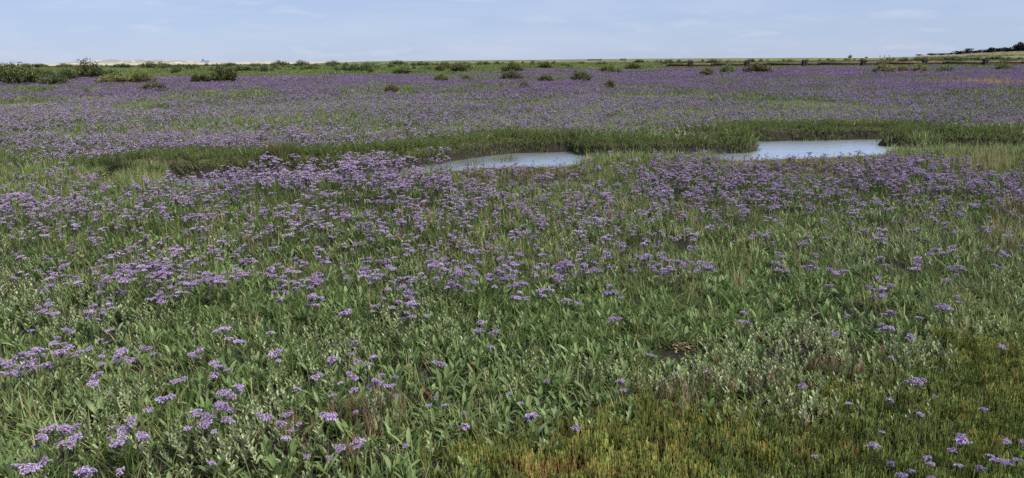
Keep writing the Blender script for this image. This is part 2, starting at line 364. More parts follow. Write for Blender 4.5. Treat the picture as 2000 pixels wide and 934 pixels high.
# ------------------------------------------------------------------ flower clusters
def floret(mb, p, n, r, c0, c1):
    """tiny open cup facing along n"""
    n = np.array(n) / (np.linalg.norm(n) + 1e-9); u = np.cross(n, (0.3, 0.2, 0.93)); u /= np.linalg.norm(u) + 1e-9; w = np.cross(n, u)
    a = U(0, 6.28); vs = [p - n * r * 0.9]
    for k in range(5):
        th = a + k * 1.2566; rr = r * U(0.75, 1.2); vs.append(p + (u * math.cos(th) + w * math.sin(th)) * rr + n * r * U(-0.1, 0.5))
    mb.add(vs, [(0, 1, 2), (0, 2, 3), (0, 3, 4), (0, 4, 5), (0, 5, 1)], [c0] + [c1] * 5)
def cluster(mb, c, R, n, h=0.42, fade=0.0, fr=0.0042):
    """flat-topped pad of florets"""
    c = np.array(c, float); lob = [(U(-.5, .5) * R, U(-.5, .5) * R, U(-.12, .2) * R, U(.45, .75) * R) for _ in range(4)]
    for _ in range(n):
        lx, ly, lz, lr = lob[rng.integers(4)]; th = U(0, 6.28); q = math.sqrt(U(0, 1)); x = math.cos(th) * q; y = math.sin(th) * q
        z = math.sqrt(max(0, 1 - q * q)) * h
        nn = np.array([x * 0.8, y * 0.8, 0.75 + U(-.2, .3)])
        t = U(0, 1); col = mixc(P_MID, P_PALE, t * 0.95) if t > 0.25 else mixc(P_DARK, P_MID, t * 3)  # own floret tones, contrast raised to paint light and shadow into heads
        if U(0, 1) < fade: col = mixc(col, P_BUFF if U(0, 1) < 0.6 else (0.6, 0.54, 0.6), U(.5, 1))
        floret(mb, c + np.array([lx + x * lr, ly + y * lr, lz + z * lr + U(-.1, .1) * R]), nn, fr * U(.75, 1.25), np.array(P_DARK) * 0.9, col)
def cluster_mesh(name, R, n, fade):
    mb = MB(); cluster(mb, (0, 0, 0), R, n, fade=fade); 
    for _ in range(5):
        a = U(0, 6.28); tube(mb, [(0, 0, -R * 0.9), (math.cos(a) * R * .55, math.sin(a) * R * .55, 0)], [0.0008, 0.0006], (0.06, 0.07, 0.035), 3)
    return mb.mesh(name, M_FLOWER)
CL_FRESH = [cluster_mesh("flower_cluster", 0.021 + 0.002 * k, 62 + 6 * k, 0.08) for k in range(5)]
CL_FADED = [cluster_mesh("flower_cluster", 0.02 + 0.002 * k, 46 + 4 * k, 0.55) for k in range(4)]
LEAF_M = []
for k in range(7):
    mb = MB(); leaf(mb, (0, 0, 0), 1.0, U(.19, .28), 0, rad(U(52, 80)), pick(C_LIM), U(.25, .5), U(.05, .35)); LEAF_M.append(mb.mesh("leaf", M_LEAF, True))
LEAF_RED = []
for c in [(0.22, 0.06, 0.03), (0.28, 0.11, 0.08), (0.28, 0.13, 0.05)]:
    mb = MB(); leaf(mb, (0, 0, 0), 1.0, 0.32, 0, rad(65), c, .35, .2); LEAF_RED.append(mb.mesh("leaf", M_LEAF, True))

def spray_layout(width, height, n):
    """cluster spots of a flat-topped branching head: [(x, y, z, size)] above the base"""
    L = []
    if n == 1: return [(0, 0, height, 1.0)]
    R = width / 2
    for k in range(n):
        q = math.sqrt((k + .5) / n); th = k * 2.39996 + U(-.5, .5)
        L.append((math.cos(th) * q * R * .85, math.sin(th) * q * R * .85, height - q * q * R * U(.2, .6) + U(-.045, .016), U(.65, 1.2)))
    return L
def stem_mesh(spots, height, mb=None):
    own = mb is None; mb = mb or MB(); col = jit((0.07, 0.085, 0.035))
    fork = height * U(.5, .65); lx, ly = U(-.01, .01), U(-.01, .01)
    tube(mb, [(0, 0, -0.01), (lx, ly, fork)], [0.0019, 0.0015], col, 4)
    for x, y, z, s in spots:
        mid = ((lx + x) * .62, (ly + y) * .62, fork + (z - fork) * .55)
        tube(mb, [(lx, ly, fork), mid, (x, y, z - .004)], [0.0013, 0.001, 0.0007], col, 3)
    return mb.mesh("stem", M_TWIG) if own else None
def lavender_thing(base, width, height, n, fade, label, group, leaves=4):
    o = link("sea_lavender", None, loc=base, rot=(0, 0, U(0, 6.28))); o.empty_display_size = 0.05
    tag(o, label, "sea lavender", group)
    sp = spray_layout(width, height, n)
    link("stem", stem_mesh(sp, height), o)
    for x, y, z, s in sp:
        m = pick(CL_FADED) if U(0, 1) < fade else pick(CL_FRESH)
        link("flower_cluster", m, o, (x, y, z), (U(-.25, .25), U(-.25, .25), U(0, 6.28)), s * (1 if n > 1 else max(.55, min(1.3, width / 0.046))))
    for k in range(leaves):
        link("leaf", pick(LEAF_M), o, (U(-.012, .012), U(-.012, .012), 0), (0, U(-.1, .25), U(0, 6.28)), U(.06, .10))
    return o

# ------------------------------------------------------------------ where things grow
near_strip = lambda px, py: (py > 292) & (py < 362)
Z_GLASS = [(1500, 905, 640, 85, 1), (1850, 850, 330, 140, 1), (1960, 740, 170, 100, .9), (1080, 925, 260, 40, 1), (1420, 840, 260, 50, .8)]
Z_PURS = [(1580, 660, 130, 50, 1), (1500, 730, 160, 55, .9), (1290, 735, 120, 40, .7), (1700, 760, 120, 60, .8), (480, 895, 210, 55, 1), (100, 890, 130, 55, .9),
          (30, 560, 90, 50, 1), (150, 610, 150, 50, .9), (620, 690, 130, 35, .7), (720, 655, 150, 30, .5), (1560, 800, 130, 35, .8), (260, 600, 120, 35, .6), (1850, 650, 150, 50, .6),
          (480, 800, 90, 50, .5), (1180, 770, 90, 35, .6), (560, 470, 120, 25, .3), (900, 690, 100, 40, .3), (1950, 560, 90, 70, .35), (220, 760, 120, 50, .4)]
Z_DEAD = [(1650, 770, 120, 50, .5), (1340, 790, 160, 40, .4), (700, 840, 120, 40, .25), (600, 870, 120, 40, .2), (1240, 775, 60, 35, .35)]
Z_BARE = [(1320, 672, 80, 18, 1), (1685, 588, 46, 12, 1), (560, 845, 30, 20, .6), (470, 605, 70, 16, .6), (1560, 655, 35, 22, .8), (760, 870, 30, 18, .5)]
Z_THRIFT = [(880, 480, 130, 45, 1), (260, 480, 170, 40, 1), (1100, 470, 150, 35, .9), (1000, 335, 350, 16, .5), (230, 343, 170, 14, 1), (1300, 320, 300, 14, .5), (1650, 310, 200, 12, .6), (640, 520, 120, 40, .4), (1900, 255, 140, 10, .5)]
Z_WORM = [(1740, 480, 210, 80, 1), (1260, 375, 220, 45, .7), (150, 560, 70, 30, 1), (1900, 460, 120, 60, .9), (560, 450, 200, 60, .25), (1650, 390, 150, 40, .5), (80, 580, 90, 40, .5)]
Z_STRAW = [(1985, 425, 60, 55, 1), (1930, 305, 120, 16, 1), (1100, 405, 180, 30, .35), (1300, 400, 200, 30, .3), (820, 400, 60, 25, .5), (1650, 520, 300, 60, .15), (1905, 158, 90, 7, 1), (600, 330, 200, 15, .2)]
Z_LAV = [(60, 400, 150, 36, 22), (300, 385, 190, 36, 19), (560, 370, 170, 38, 25), (720, 360, 90, 42, 28), (850, 378, 160, 42, 28), (1010, 362, 140, 30, 18), (1350, 342, 140, 28, 36), (1150, 372, 200, 38, 22),
         (1550, 356, 160, 38, 30), (1760, 346, 160, 38, 38), (1900, 382, 140, 30, 36), (2030, 372, 80, 40, 30), (100, 450, 220, 50, 7), (500, 440, 260, 40, 9), (650, 412, 210, 40, 13), (900, 432, 210, 40, 8),
         (1250, 420, 250, 40, 9), (1450, 400, 170, 30, 11), (380, 508, 190, 36, 26), (330, 545, 120, 25, 12), (680, 535, 180, 46, 17), (900, 505, 210, 46, 16), (1010, 545, 90, 36, 22), (600, 470, 210, 40, 8),
         (1100, 490, 160, 40, 12), (1290, 502, 42, 36, 14), (1400, 480, 210, 50, 4), (1570, 490, 32, 30, 10), (1800, 470, 220, 60, 2.5), (150, 510, 120, 40, 4), (100, 338, 90, 14, 8), (1600, 385, 420, 34, 9), (1000, 317, 500, 10, 2.5), (1600, 312, 250, 12, 5)]
Z_LAVFAR = [(160, 272, 210, 13, 30), (330, 280, 120, 12, 26), (480, 292, 140, 10, 12), (250, 238, 220, 12, 14), (420, 200, 110, 10, 26), (520, 195, 90, 7, 24), (200, 186, 150, 9, 20), (90, 250, 160, 10, 12), (640, 235, 140, 10, 18),
            (800, 235, 170, 13, 18), (1040, 228, 110, 10, 24), (900, 190, 160, 9, 14), (1220, 200, 200, 8, 18), (1330, 215, 150, 9, 20), (1550, 210, 260, 12, 16), (1800, 195, 200, 12, 16), (1500, 255, 220, 8, 8), (1350, 262, 120, 8, 10), (1700, 240, 250, 9, 10), (1950, 215, 120, 14, 14), (1700, 170, 300, 12, 14), (1000, 250, 200, 9, 10), (660, 180, 200, 10, 12), (380, 265, 160, 8, 14)]
def lav_density(X, Y):
    px, py = project(X, Y, np.full(X.shape, 0.22)); n = fbm(X / 0.9, Y / 0.9, 21, 3)
    near = 5.0 * (py > 395) * (py < 560) * sstep(.4, .6, fbm(X / .5, Y / .5, 23, 2)) + 1.4 * blobs(px, py, [(a, b, c * 1.12, d * 1.15, 6 + 2.9 * e) for a, b, c, d, e in Z_LAV]) * np.clip(0.42 + 1.7 * (n - .40), 0.15, 1.5)
    s = fbm(X / 3.2, Y / 4.5, 31, 4)
    far = np.maximum(27 * sstep(0.37, 0.61, s), blobs(px, py, Z_LAVFAR) * 1.2 * np.clip(0.2 + 2.0 * (fbm(X / 1.6, Y / 2.2, 41, 3) - .3), 0, 1.5)) + 4.0
    sdv = np.full(X.shape, 9.); k = (Y > 7) & (Y < 22); sdv[k] = creek_sd(X[k], Y[k])
    beyond = far_side(X, Y)
    far = far * np.clip((sdv - .5) / 1.2, 0.04, 1)
    lim = np.where(X > 0, 118, 84); far = far * np.clip((lim - Y) / 14, 0, 1)
    return np.where(beyond, far, near) * (sdv > 0.03), px, py, sdv, beyond
def scatter(Y0, Y1, dens, margin=0.8, k=0.72):
    A = k * (Y1 ** 2 - Y0 ** 2) + 2 * margin * (Y1 - Y0); n = int(dens * A)
    y = U(Y0, Y1, int(n * 2.4) + 10); x = U(-1, 1, len(y)) * (k * Y1 + margin)
    ok = np.abs(x) < k * y + margin
    return x[ok][:n], y[ok][:n]
PROTO = {}
def instancer(name, meshes, X, Y, Z, idx, scl, label, cat, tilt=0.12, rz=None, kind='stuff'):
    """one ground-cover object: many small plants set on points"""
    col = bpy.data.collections.new(name + "_kinds")
    for k, m in enumerate(meshes):
        o = bpy.data.objects.new(f"{name}_kind_{k:02d}", m); col.objects.link(o)
    n = len(X); me = bpy.data.meshes.new(name); me.vertices.add(n)
    me.vertices.foreach_set('co', np.stack([X, Y, Z], 1).astype(np.float32).ravel())
    a = me.attributes.new('idx', 'INT', 'POINT'); a.data.foreach_set('value', np.asarray(idx, np.int32))
    a = me.attributes.new('scl', 'FLOAT', 'POINT'); a.data.foreach_set('value', np.asarray(scl, np.float32))
    rot = np.stack([U(-tilt, tilt, n), U(-tilt, tilt, n), U(0, 6.283, n) if rz is None else rz], 1).astype(np.float32)
    a = me.attributes.new('rot', 'FLOAT_VECTOR', 'POINT'); a.data.foreach_set('vector', rot.ravel())
    ob = link(name, me)
    g = bpy.data.node_groups.new(name + "_scatter", 'GeometryNodeTree')
    g.interface.new_socket("Geometry", in_out='INPUT', socket_type='NodeSocketGeometry'); g.interface.new_socket("Geometry", in_out='OUTPUT', socket_type='NodeSocketGeometry')
    N = g.nodes.new; gi, go = N('NodeGroupInput'), N('NodeGroupOutput')
    ci = N('GeometryNodeCollectionInfo'); ci.inputs['Collection'].default_value = col; ci.inputs['Separate Children'].default_value = True; ci.inputs['Reset Children'].default_value = True
    ip = N('GeometryNodeInstanceOnPoints'); ip.inputs['Pick Instance'].default_value = True
    def na(nm, ty):
        q = N('GeometryNodeInputNamedAttribute'); q.data_type = ty; q.inputs['Name'].default_value = nm; return q.outputs['Attribute']
    e2r = N('FunctionNodeEulerToRotation')
    g.links.new(gi.outputs[0], ip.inputs['Points']); g.links.new(ci.outputs[0], ip.inputs['Instance']); g.links.new(na('idx', 'INT'), ip.inputs['Instance Index'])
    g.links.new(na('rot', 'FLOAT_VECTOR'), e2r.inputs[0]); g.links.new(e2r.outputs[0], ip.inputs['Rotation']); g.links.new(na('scl', 'FLOAT'), ip.inputs['Scale'])
    g.links.new(ip.outputs[0], go.inputs[0])
    md = ob.modifiers.new("scatter", 'NODES'); md.node_group = g
    ob['kind'] = kind; ob['label'] = label; ob['category'] = cat
    return ob

# ------------------------------------------------------------------ ground-cover kinds
def grass_tuft(n, h, w, spread, cols, dry=0.06, seg=3):
    mb = MB()
    for _ in range(n):
        a = U(0, 6.28); r = spread * math.sqrt(U(0, 1)); c = jit(pick(cols), .25)
        if U(0, 1) < dry: c = jit(pick(C_STRAW), .2) * 0.8
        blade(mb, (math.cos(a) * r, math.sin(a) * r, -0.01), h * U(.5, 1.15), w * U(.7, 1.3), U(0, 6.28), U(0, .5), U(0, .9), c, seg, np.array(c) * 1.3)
    return mb.mesh("grass_tuft", M_GRASS)
def rosette(n, L):
    mb = MB()
    for k in range(n): leaf(mb, (U(-.01, .01), U(-.01, .01), -.005), L * U(.7, 1.2), L * U(.16, .27), k * 2.4 + U(-.5, .5), rad(U(45, 84)), jit(pick(C_LIM)), U(.2, .5), U(.05, .35))
    return mb.mesh("leaf_rosette", M_LEAF, True)
def purslane_shoot(h, cols, n=7, lean=0.2):
    mb = MB(); az = U(0, 6.28); top = (math.cos(az) * h * lean, math.sin(az) * h * lean, h)
    tube(mb, [(0, 0, -.01), (top[0] * .4, top[1] * .4, h * .5), top], [0.0018, 0.0014, 0.0009], (0.11, 0.10, 0.065), 3)
    for k in range(n):
        t = 0.3 + 0.7 * k / (n - 1); p = (top[0] * t * t, top[1] * t * t, h * t); a0 = k * 1.57 + U(-.3, .3); L = U(.020, .034) * (1.1 - .35 * t)
        for s in (0, math.pi):
            leaf(mb, p, L, L * U(.3, .42), a0 + s, rad(U(35, 62) + 18 * t), jit(pick(cols), .2), .3, .1, [.25, .8, 1, .7, 0], [0, .3, .6, .85, 1])
    return mb.mesh("purslane_shoot", M_LEAF, True)
def glass_tuft(h, cols, n=16):
    mb = MB()
    for _ in range(n):
        x, y = U(-.03, .03), U(-.03, .03); hh = h * U(.55, 1.15); c = jit(pick(cols), .25); lx, ly = U(-.12, .12) * hh, U(-.12, .12) * hh
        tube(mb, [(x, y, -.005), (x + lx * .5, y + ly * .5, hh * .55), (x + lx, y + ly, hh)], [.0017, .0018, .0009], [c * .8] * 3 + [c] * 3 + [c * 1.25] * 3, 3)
        for s in range(4):
            t = U(.25, .8); a = U(0, 6.28); L = hh * U(.15, .3); p = (x + lx * t, y + ly * t, hh * t)
            tube(mb, [p, (p[0] + math.cos(a) * L * .35, p[1] + math.sin(a) * L * .35, p[2] + L)], [.0014, .0008], c * U(.9, 1.3), 3)
    return mb.mesh("glasswort_tuft", M_GRASS)
def wormwood_mb(h, mbs, mbf):
    tube(mbs, [(0, 0, -.01), (U(-.01, .01), U(-.01, .01), h * .6), (U(-.025, .025), U(-.025, .025), h)], [.0022, .0018, .0008], (0.2, 0.22, 0.15), 4)
    for k in range(46):
        t = .12 + .88 * k / 45; a = k * 2.4; L = U(.018, .04) * (1.15 - .7 * t)
        for j in range(3):
            aa = a + U(-.6, .6); e = rad(U(20, 75)); d = np.array([math.cos(aa) * math.cos(e), math.sin(aa) * math.cos(e), math.sin(e)])
            s = np.cross(d, (0, 0, 1)); s /= np.linalg.norm(s) + 1e-9
            small_leaf(mbf, (0, 0, h * t), d, s, L, L * .17, jit(pick(C_WORM), .2))
def thrift_mb(h, mbs, mbf):
    top = np.array([U(-.015, .015), U(-.015, .015), h]); tube(mbs, [(0, 0, -.01), tuple(top)], [.0009, .0008], (0.15, 0.15, 0.06), 3)
    base = np.array([(0.5, 0.38, 0.2), (0.55, 0.46, 0.32), (0.42, 0.29, 0.13)][rng.integers(3)])
    for _ in range(26):
        a, e = U(0, 6.28), U(-.2, 1.5); n = np.array([math.cos(a) * math.cos(e), math.sin(a) * math.cos(e), math.sin(e) * .8])
        floret(mbf, top + n * .0065, n, .0036, base * .5, jit(base, .25))
def straw_tuft(h, n, cols):
    mb = MB()
    for _ in range(n):
        a = U(0, 6.28); r = U(0, .05); c = jit(pick(cols), .2); az = U(0, 6.28); hh = h * U(.6, 1.15)
        blade(mb, (math.cos(a) * r, math.sin(a) * r, -.01), hh, .0032, az, U(0, .25), U(0, .4), c, 3)
    return mb.mesh("straw_tuft", M_GRASS)
def patch(R, n, h, w, cols, dry=.05, lean=.5):
    """wide piece of sward for the middle distance"""
    mb = MB()
    for _ in range(n):
        a = U(0, 6.28); r = R * math.sqrt(U(0, 1)); c = jit(pick(cols), .3)
        if U(0, 1) < dry: c = jit(pick(C_STRAW), .2) * .8
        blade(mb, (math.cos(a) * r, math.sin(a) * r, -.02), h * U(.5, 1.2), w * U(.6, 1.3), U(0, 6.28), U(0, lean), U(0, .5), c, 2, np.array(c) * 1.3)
    return mb.mesh("sward_patch", M_GRASS)
def mid_lavender(n, width, h, fl, fr, fade=.25):
    mb = MB(); sp = spray_layout(width, h, n); stem_mesh(sp, h, mb)
    for x, y, z, s in sp: cluster(mb, (x, y, z + U(-.03, .01)), .021 * s * U(.6, 1.15), fl, fade=fade, fr=fr)
    return mb.mesh("lavender_plant", M_FLOWER)
def far_lavender(R, n, hw, h):
    """flower heads standing over a piece of far sward, each a small ragged pad"""
    mb = MB()
    for _ in range(n):
        a = U(0, 6.28); r = R * math.sqrt(U(0, 1)); x, y, z = math.cos(a) * r, math.sin(a) * r, h * U(.55, 1.2)
        for _ in range(4):
            dx, dy, dz = U(-hw, hw), U(-hw, hw), U(-.35, .35) * hw; t = U(0, 1); c = mixc(P_DARK, P_MID, t * 1.6) if t < .6 else mixc(P_MID, P_PALE, (t - .6) * 1.3)
            if U(0, 1) < .4: c = mixc(c, (0.26, 0.225, 0.19), .85)
            floret(mb, np.array([x + dx, y + dy, z + dz]), np.array([U(-.5, .5), U(-.5, .5), 1]), hw * U(.4, .7), np.array(P_DARK) * .8, c)
    return mb.mesh("lavender_drift", M_FLOWER)

# ------------------------------------------------------------------ sward (grass)
def sward():
    T = [grass_tuft(20, .125, .0042, .06, C_GRASS[:3]) for _ in range(4)] + [grass_tuft(20, .11, .0048, .06, C_GRASS[1:]) for _ in range(3)] + \
        [grass_tuft(26, .10, .0034, .05, C_OLIVE, .12) for _ in range(2)] + [grass_tuft(22, .07, .0034, .05, C_OLIVE + C_GRASS[2:], .1) for _ in range(2)]
    P = [patch(.4, 170, .11, .010, C_GRASS[:3]) for _ in range(3)] + [patch(.4, 170, .11, .010, C_GRASS[1:] + C_PURS[:1]) for _ in range(2)] + [patch(.4, 170, .11, .010, C_GRASS[2:] + C_PURS[:2], .1) for _ in range(2)] + \
        [patch(.4, 190, .07, .009, C_OLIVE + C_GRASS[2:], .1)]
    Q = [patch(.9, 230, .17, .022, C_BANK + C_GRASS[1:3]) for _ in range(2)] + [patch(.9, 230, .15, .022, C_GRASS[1:] + C_PURS[:2]) for _ in range(2)] + [patch(.9, 230, .16, .022, C_BANK + C_OLIVE[:1] + C_PURS[:1])]
    R5 = [patch(2.6, 330, .42, .075, C_BANK + C_PURS[:1]) for _ in range(2)] + [patch(2.6, 330, .42, .075, C_BANK[1:] + C_OLIVE[2:] + C_PURS[:1]) for _ in range(2)]
    meshes = T + P + Q + R5; o1, o2, o3 = len(T), len(T) + len(P), len(T) + len(P) + len(Q)
    XS, YS, IX, SC = [], [], [], []
    for (a, b, d, sc) in ((1.6, 6, 150, 1.0), (6, 14.5, 100, 1.1)):
        x, y = scatter(a, b, d); px, py = project(x, y, np.full(x.shape, .1))
        sdv = np.full(x.shape, 9.); k = y > 7; sdv[k] = creek_sd(x[k], y[k])
        g = blobs(*fuzz(px, py), Z_GLASS); pu = blobs(*fuzz(px, py), Z_PURS); ba = blobs(px, py, Z_BARE)
        keep = (U(0, 1, len(x)) > np.maximum(np.maximum(g * .72, pu * .75), ba * 1.1)) & (sdv > .04) & ~(far_side(x, y) & (sdv < 1.3) & (U(0, 1, len(x)) < .75))
        n = fbm(x / 1.1, y / 1.1, 51, 3); i = np.where(n > .56, 4 + rng.integers(0, 3, len(x)), rng.integers(0, 4, len(x)))
        i = np.where((g > .3) & (U(0, 1, len(x)) < .6), 7 + rng.integers(0, 2, len(x)), i)
        short = (py > 290) & (py < 352) & ~far_side(x, y) & (sdv < 2.0) & (((px > 880) & (px < 1140)) | ((px > 1420) & (px < 1760)))
        i = np.where(short, 9 + rng.integers(0, 2, len(x)), i)
        s = sc * U(.7, 1.25, len(x)) * (0.8 + .5 * fbm(x / .7, y / .7, 61, 2)) * np.where(far_side(x, y) & (sdv < .7), 1.0, 1) * np.where(g > .3, .75, 1)
        s = np.where(short, U(.7, 1.1, len(x)), s)
        XS.append(x[keep]); YS.append(y[keep]); IX.append(i[keep]); SC.append(s[keep])
    for (a, b, d, off, kinds) in ((14.5, 31, 9, o1, 8), (31, 86, 2.6, o2, 5), (86, 300, .22, o3, 4)):
        x, y = scatter(a, b, d, 2.5)
        sdv = np.full(x.shape, 9.); k = y < 24; sdv[k] = creek_sd(x[k], y[k])
        n = fbm(x / (3 if a < 80 else 14), y / (4 if a < 80 else 22), 71, 4)
        if kinds == 8: i = np.where(n < .46, rng.integers(0, 3, len(x)), np.where(n < .56, 3 + rng.integers(0, 2, len(x)), 5 + rng.integers(0, 2, len(x)))); i = np.where(sdv < 1.4, rng.integers(0, 3, len(x)), i)
        elif kinds == 5: i = np.where(n < .46, rng.integers(0, 2, len(x)), np.where(n < .56, 2 + rng.integers(0, 2, len(x)), 4))
        else: i = np.where(n < .5, rng.integers(0, 2, len(x)), 2 + rng.integers(0, 2, len(x)))
        keep = sdv > ((.33 + 1.2 * (U(0, 1, len(x)) < .8)) if a < 20 else -9)
        keep &= ~((kinds == 4) & (x > 20) & (y > 118) & (y < 136) & (U(0, 1, len(x)) < .75))
        XS.append(x[keep]); YS.append(y[keep]); IX.append((i + off)[keep]); SC.append(U(.8, 1.25, keep.sum()) * np.where((kinds == 4) & (y[keep] < 140), .6, 1) * (1 if a > 20 else 1))
    # edge of the creek: tufts right along the lip of both banks
    x, y = scatter(8, 21, 110, 2); sdv = creek_sd(x, y); k = (sdv > -.1) & (sdv < .5) & far_side(x, y) & (U(0, 1, len(x)) < .3)
    XS.append(x[k]); YS.append(y[k]); IX.append(rng.integers(0, 4, k.sum())); SC.append(U(.7, 1.15, k.sum()))
    x, y = scatter(8, 15, 130, 2); sdv = creek_sd(x, y); k = (sdv > -.08) & (sdv < .7) & ~far_side(x, y)
    XS.append(x[k]); YS.append(y[k]); pxl, _ = project(x[k], y[k], np.full(k.sum(), .05)); tall = (pxl < 310) | ((pxl > 1135) & (pxl < 1395)) | (pxl > 1735)
    IX.append(np.where(tall, rng.integers(4, 7, k.sum()), 9 + rng.integers(0, 2, k.sum()))); SC.append(U(.7, 1.15, k.sum()) * np.where(tall, 2.1, 1))
    X, Y, I, S = map(np.concatenate, (XS, YS, IX, SC))
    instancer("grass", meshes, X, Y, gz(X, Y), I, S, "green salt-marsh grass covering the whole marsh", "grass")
sward()

def cover():
    # leafy rosettes between the grass
    xa, ya = scatter(1.6, 6, 190); xb, yb = scatter(6, 12, 80); x, y = np.concatenate([xa, xb]), np.concatenate([ya, yb]); px, py = project(x, y, np.full(x.shape, .08)); sdv = np.where(y > 7, creek_sd(x, y), 9)
    k = (U(0, 1, len(x)) > np.maximum(blobs(*fuzz(px, py), Z_GLASS), np.maximum(blobs(*fuzz(px, py), Z_PURS) * .7, blobs(px, py, Z_BARE)))) & (sdv > .5) & ~((py < 350) & (py > 290))
    k &= fbm(x / .8, y / .8, 81, 3) > U(.3, .5, len(x))
    R = [rosette(rng.integers(4, 8), U(.055, .095)) for _ in range(7)]
    instancer("leafy_undergrowth", R, x[k], y[k], gz(x[k], y[k]), rng.integers(0, 7, k.sum()), U(.7, 1.3, k.sum()), "broad green basal leaves growing low between the grass", "undergrowth")
    # sea purslane
    x, y = scatter(1.6, 8.5, 480); px, py = project(x, y, np.full(x.shape, .08)); nn = fbm(x / .35, y / .35, 91, 3); w = blobs(*fuzz(px, py), Z_PURS) * np.clip(.35 + 2.2 * (nn - .3), 0, 1.2); w = np.maximum(w, .5 * sstep(.5, .66, fbm(x / .6, y / .6, 93, 3)) * (1 - blobs(*fuzz(px, py), Z_GLASS)))
    k = (U(0, 1, len(x)) < w * .8) & (blobs(px, py, Z_BARE) < .6)
    x2, y2 = scatter(8.5, 26, 26); sd2 = creek_sd(x2, y2); k2 = (fbm(x2 / 1.5, y2 / 2, 95, 3) > .58) & (sd2 > .15) & far_side(x2, y2)
    x, y = np.concatenate([x[k], x2[k2]]), np.concatenate([y[k], y2[k2]])
    S = [purslane_shoot(U(.06, .10), C_PURS, 6, .4) for _ in range(5)] + [purslane_shoot(U(.06, .10), C_PURS[:2] + C_LIM[2:], 6, .4) for _ in range(3)]
    instancer("sea_purslane_carpet", S, x, y, gz(x, y), rng.integers(0, 8, len(x)), U(.75, 1.25, len(x)) * np.where(y > 8.5, 1.6, 1), "low grey-green sea purslane spreading between the grasses", "ground cover")
    # dense low leaves rounding off the lip of the far creek bank
    x, y = scatter(8, 21, 950, 2); sdv = creek_sd(x, y); k = (sdv > -.09) & (sdv < 1.7) & far_side(x, y) & (U(0, 1, len(x)) < np.where(sdv < .35, 1, .32))
    Bk = [purslane_shoot(U(.10, .16), C_BANK, 8, .5) for _ in range(6)]
    instancer("bank_greenery", Bk, x[k], y[k], gz(x[k], y[k]), rng.integers(0, 6, k.sum()), U(.55, 1.05, k.sum()) * (.5 + 1.0 * fbm(x[k] * 1.3, y[k] * 1.3, 15, 3)), "dense dark green leaves along the far bank of the creek", "ground cover", .3)
    # glasswort and brown dead shoots
    x, y = scatter(1.6, 5.5, 900); px, py = project(x, y, np.full(x.shape, .04)); g = blobs(*fuzz(px, py), Z_GLASS); d = blobs(*fuzz(px, py), Z_DEAD)
    k = U(0, 1, len(x)) < np.maximum(g, d * .6) * .95
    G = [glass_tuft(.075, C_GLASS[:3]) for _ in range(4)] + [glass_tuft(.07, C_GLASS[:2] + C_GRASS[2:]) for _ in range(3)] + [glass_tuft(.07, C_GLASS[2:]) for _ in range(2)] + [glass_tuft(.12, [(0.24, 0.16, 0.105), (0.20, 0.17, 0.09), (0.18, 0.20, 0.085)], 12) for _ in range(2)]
    n = fbm(x / .5, y / .5, 97, 3); i = np.where(n < .47, 4 + rng.integers(0, 3, len(x)), rng.integers(0, 4, len(x)))
    orange = blobs(px, py, [(1080, 932, 150, 20, .7), (1350, 890, 200, 25, .2), (1560, 880, 150, 30, .2), (1500, 830, 200, 25, .12)])
    i = np.where(U(0, 1, len(x)) < orange, 7 + rng.integers(0, 2, len(x)), i); i = np.where((d > .1) & (g < .5) & (U(0, 1, len(x)) < .6), 9 + rng.integers(0, 2, len(x)), i)
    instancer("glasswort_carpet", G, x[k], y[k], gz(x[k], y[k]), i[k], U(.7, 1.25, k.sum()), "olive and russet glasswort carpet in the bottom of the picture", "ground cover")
    # dry straw grasses
    x, y = scatter(3, 14, 40); px, py = project(x, y, np.full(x.shape, .15)); k = U(0, 1, len(x)) < blobs(px, py, Z_STRAW) * .9 + .025
    k &= np.where(y > 7, creek_sd(x, y), 9) > .2
    x2, y2 = scatter(40, 90, .8); px2, py2 = project(x2, y2, np.full(x2.shape, .2)); k2 = U(0, 1, len(x2)) < blobs(px2, py2, Z_STRAW)
    St = [straw_tuft(.24, 12, C_STRAW) for _ in range(4)] + [patch(.9, 200, .32, .02, [(0.24, 0.17, 0.10), (0.2, 0.16, 0.09)], .1) for _ in range(2)]
    X = np.concatenate([x[k], x2[k2]]); Y = np.concatenate([y[k], y2[k2]]); I = np.concatenate([rng.integers(0, 4, k.sum()), 4 + rng.integers(0, 2, k2.sum())])
    instancer("dry_grass", St, X, Y, gz(X, Y), I, U(.7, 1.25, len(X)), "straw-coloured dry grass in thin drifts and at the right edge", "grass")
    # leaf litter on the bare spots
    x, y = scatter(2, 6, 2200); px, py = project(x, y, np.zeros(x.shape)); k = U(0, 1, len(x)) < blobs(px, py, Z_BARE) * .9
    Lm = []
    for _ in range(6):
        mb = MB()
        for _ in range(4): small_leaf(mb, (U(-.02, .02), U(-.02, .02), U(.002, .012)), np.array([math.cos(q := U(0, 6.28)), math.sin(q), U(-.2, .3)]), np.array([-math.sin(q), math.cos(q), U(-.3, .3)]), U(.012, .04), U(.003, .009), jit([(0.16, 0.10, 0.06), (0.25, 0.19, 0.12), (0.09, 0.055, 0.035)][rng.integers(3)]))
        Lm.append(mb.mesh("litter", M_TWIG))
    instancer("leaf_litter", Lm, x[k], y[k], gz(x[k], y[k]) + .004, rng.integers(0, 6, k.sum()), U(.7, 1.3, k.sum()), "brown leaf litter on small bare patches between the plants", "litter", .3)
cover()

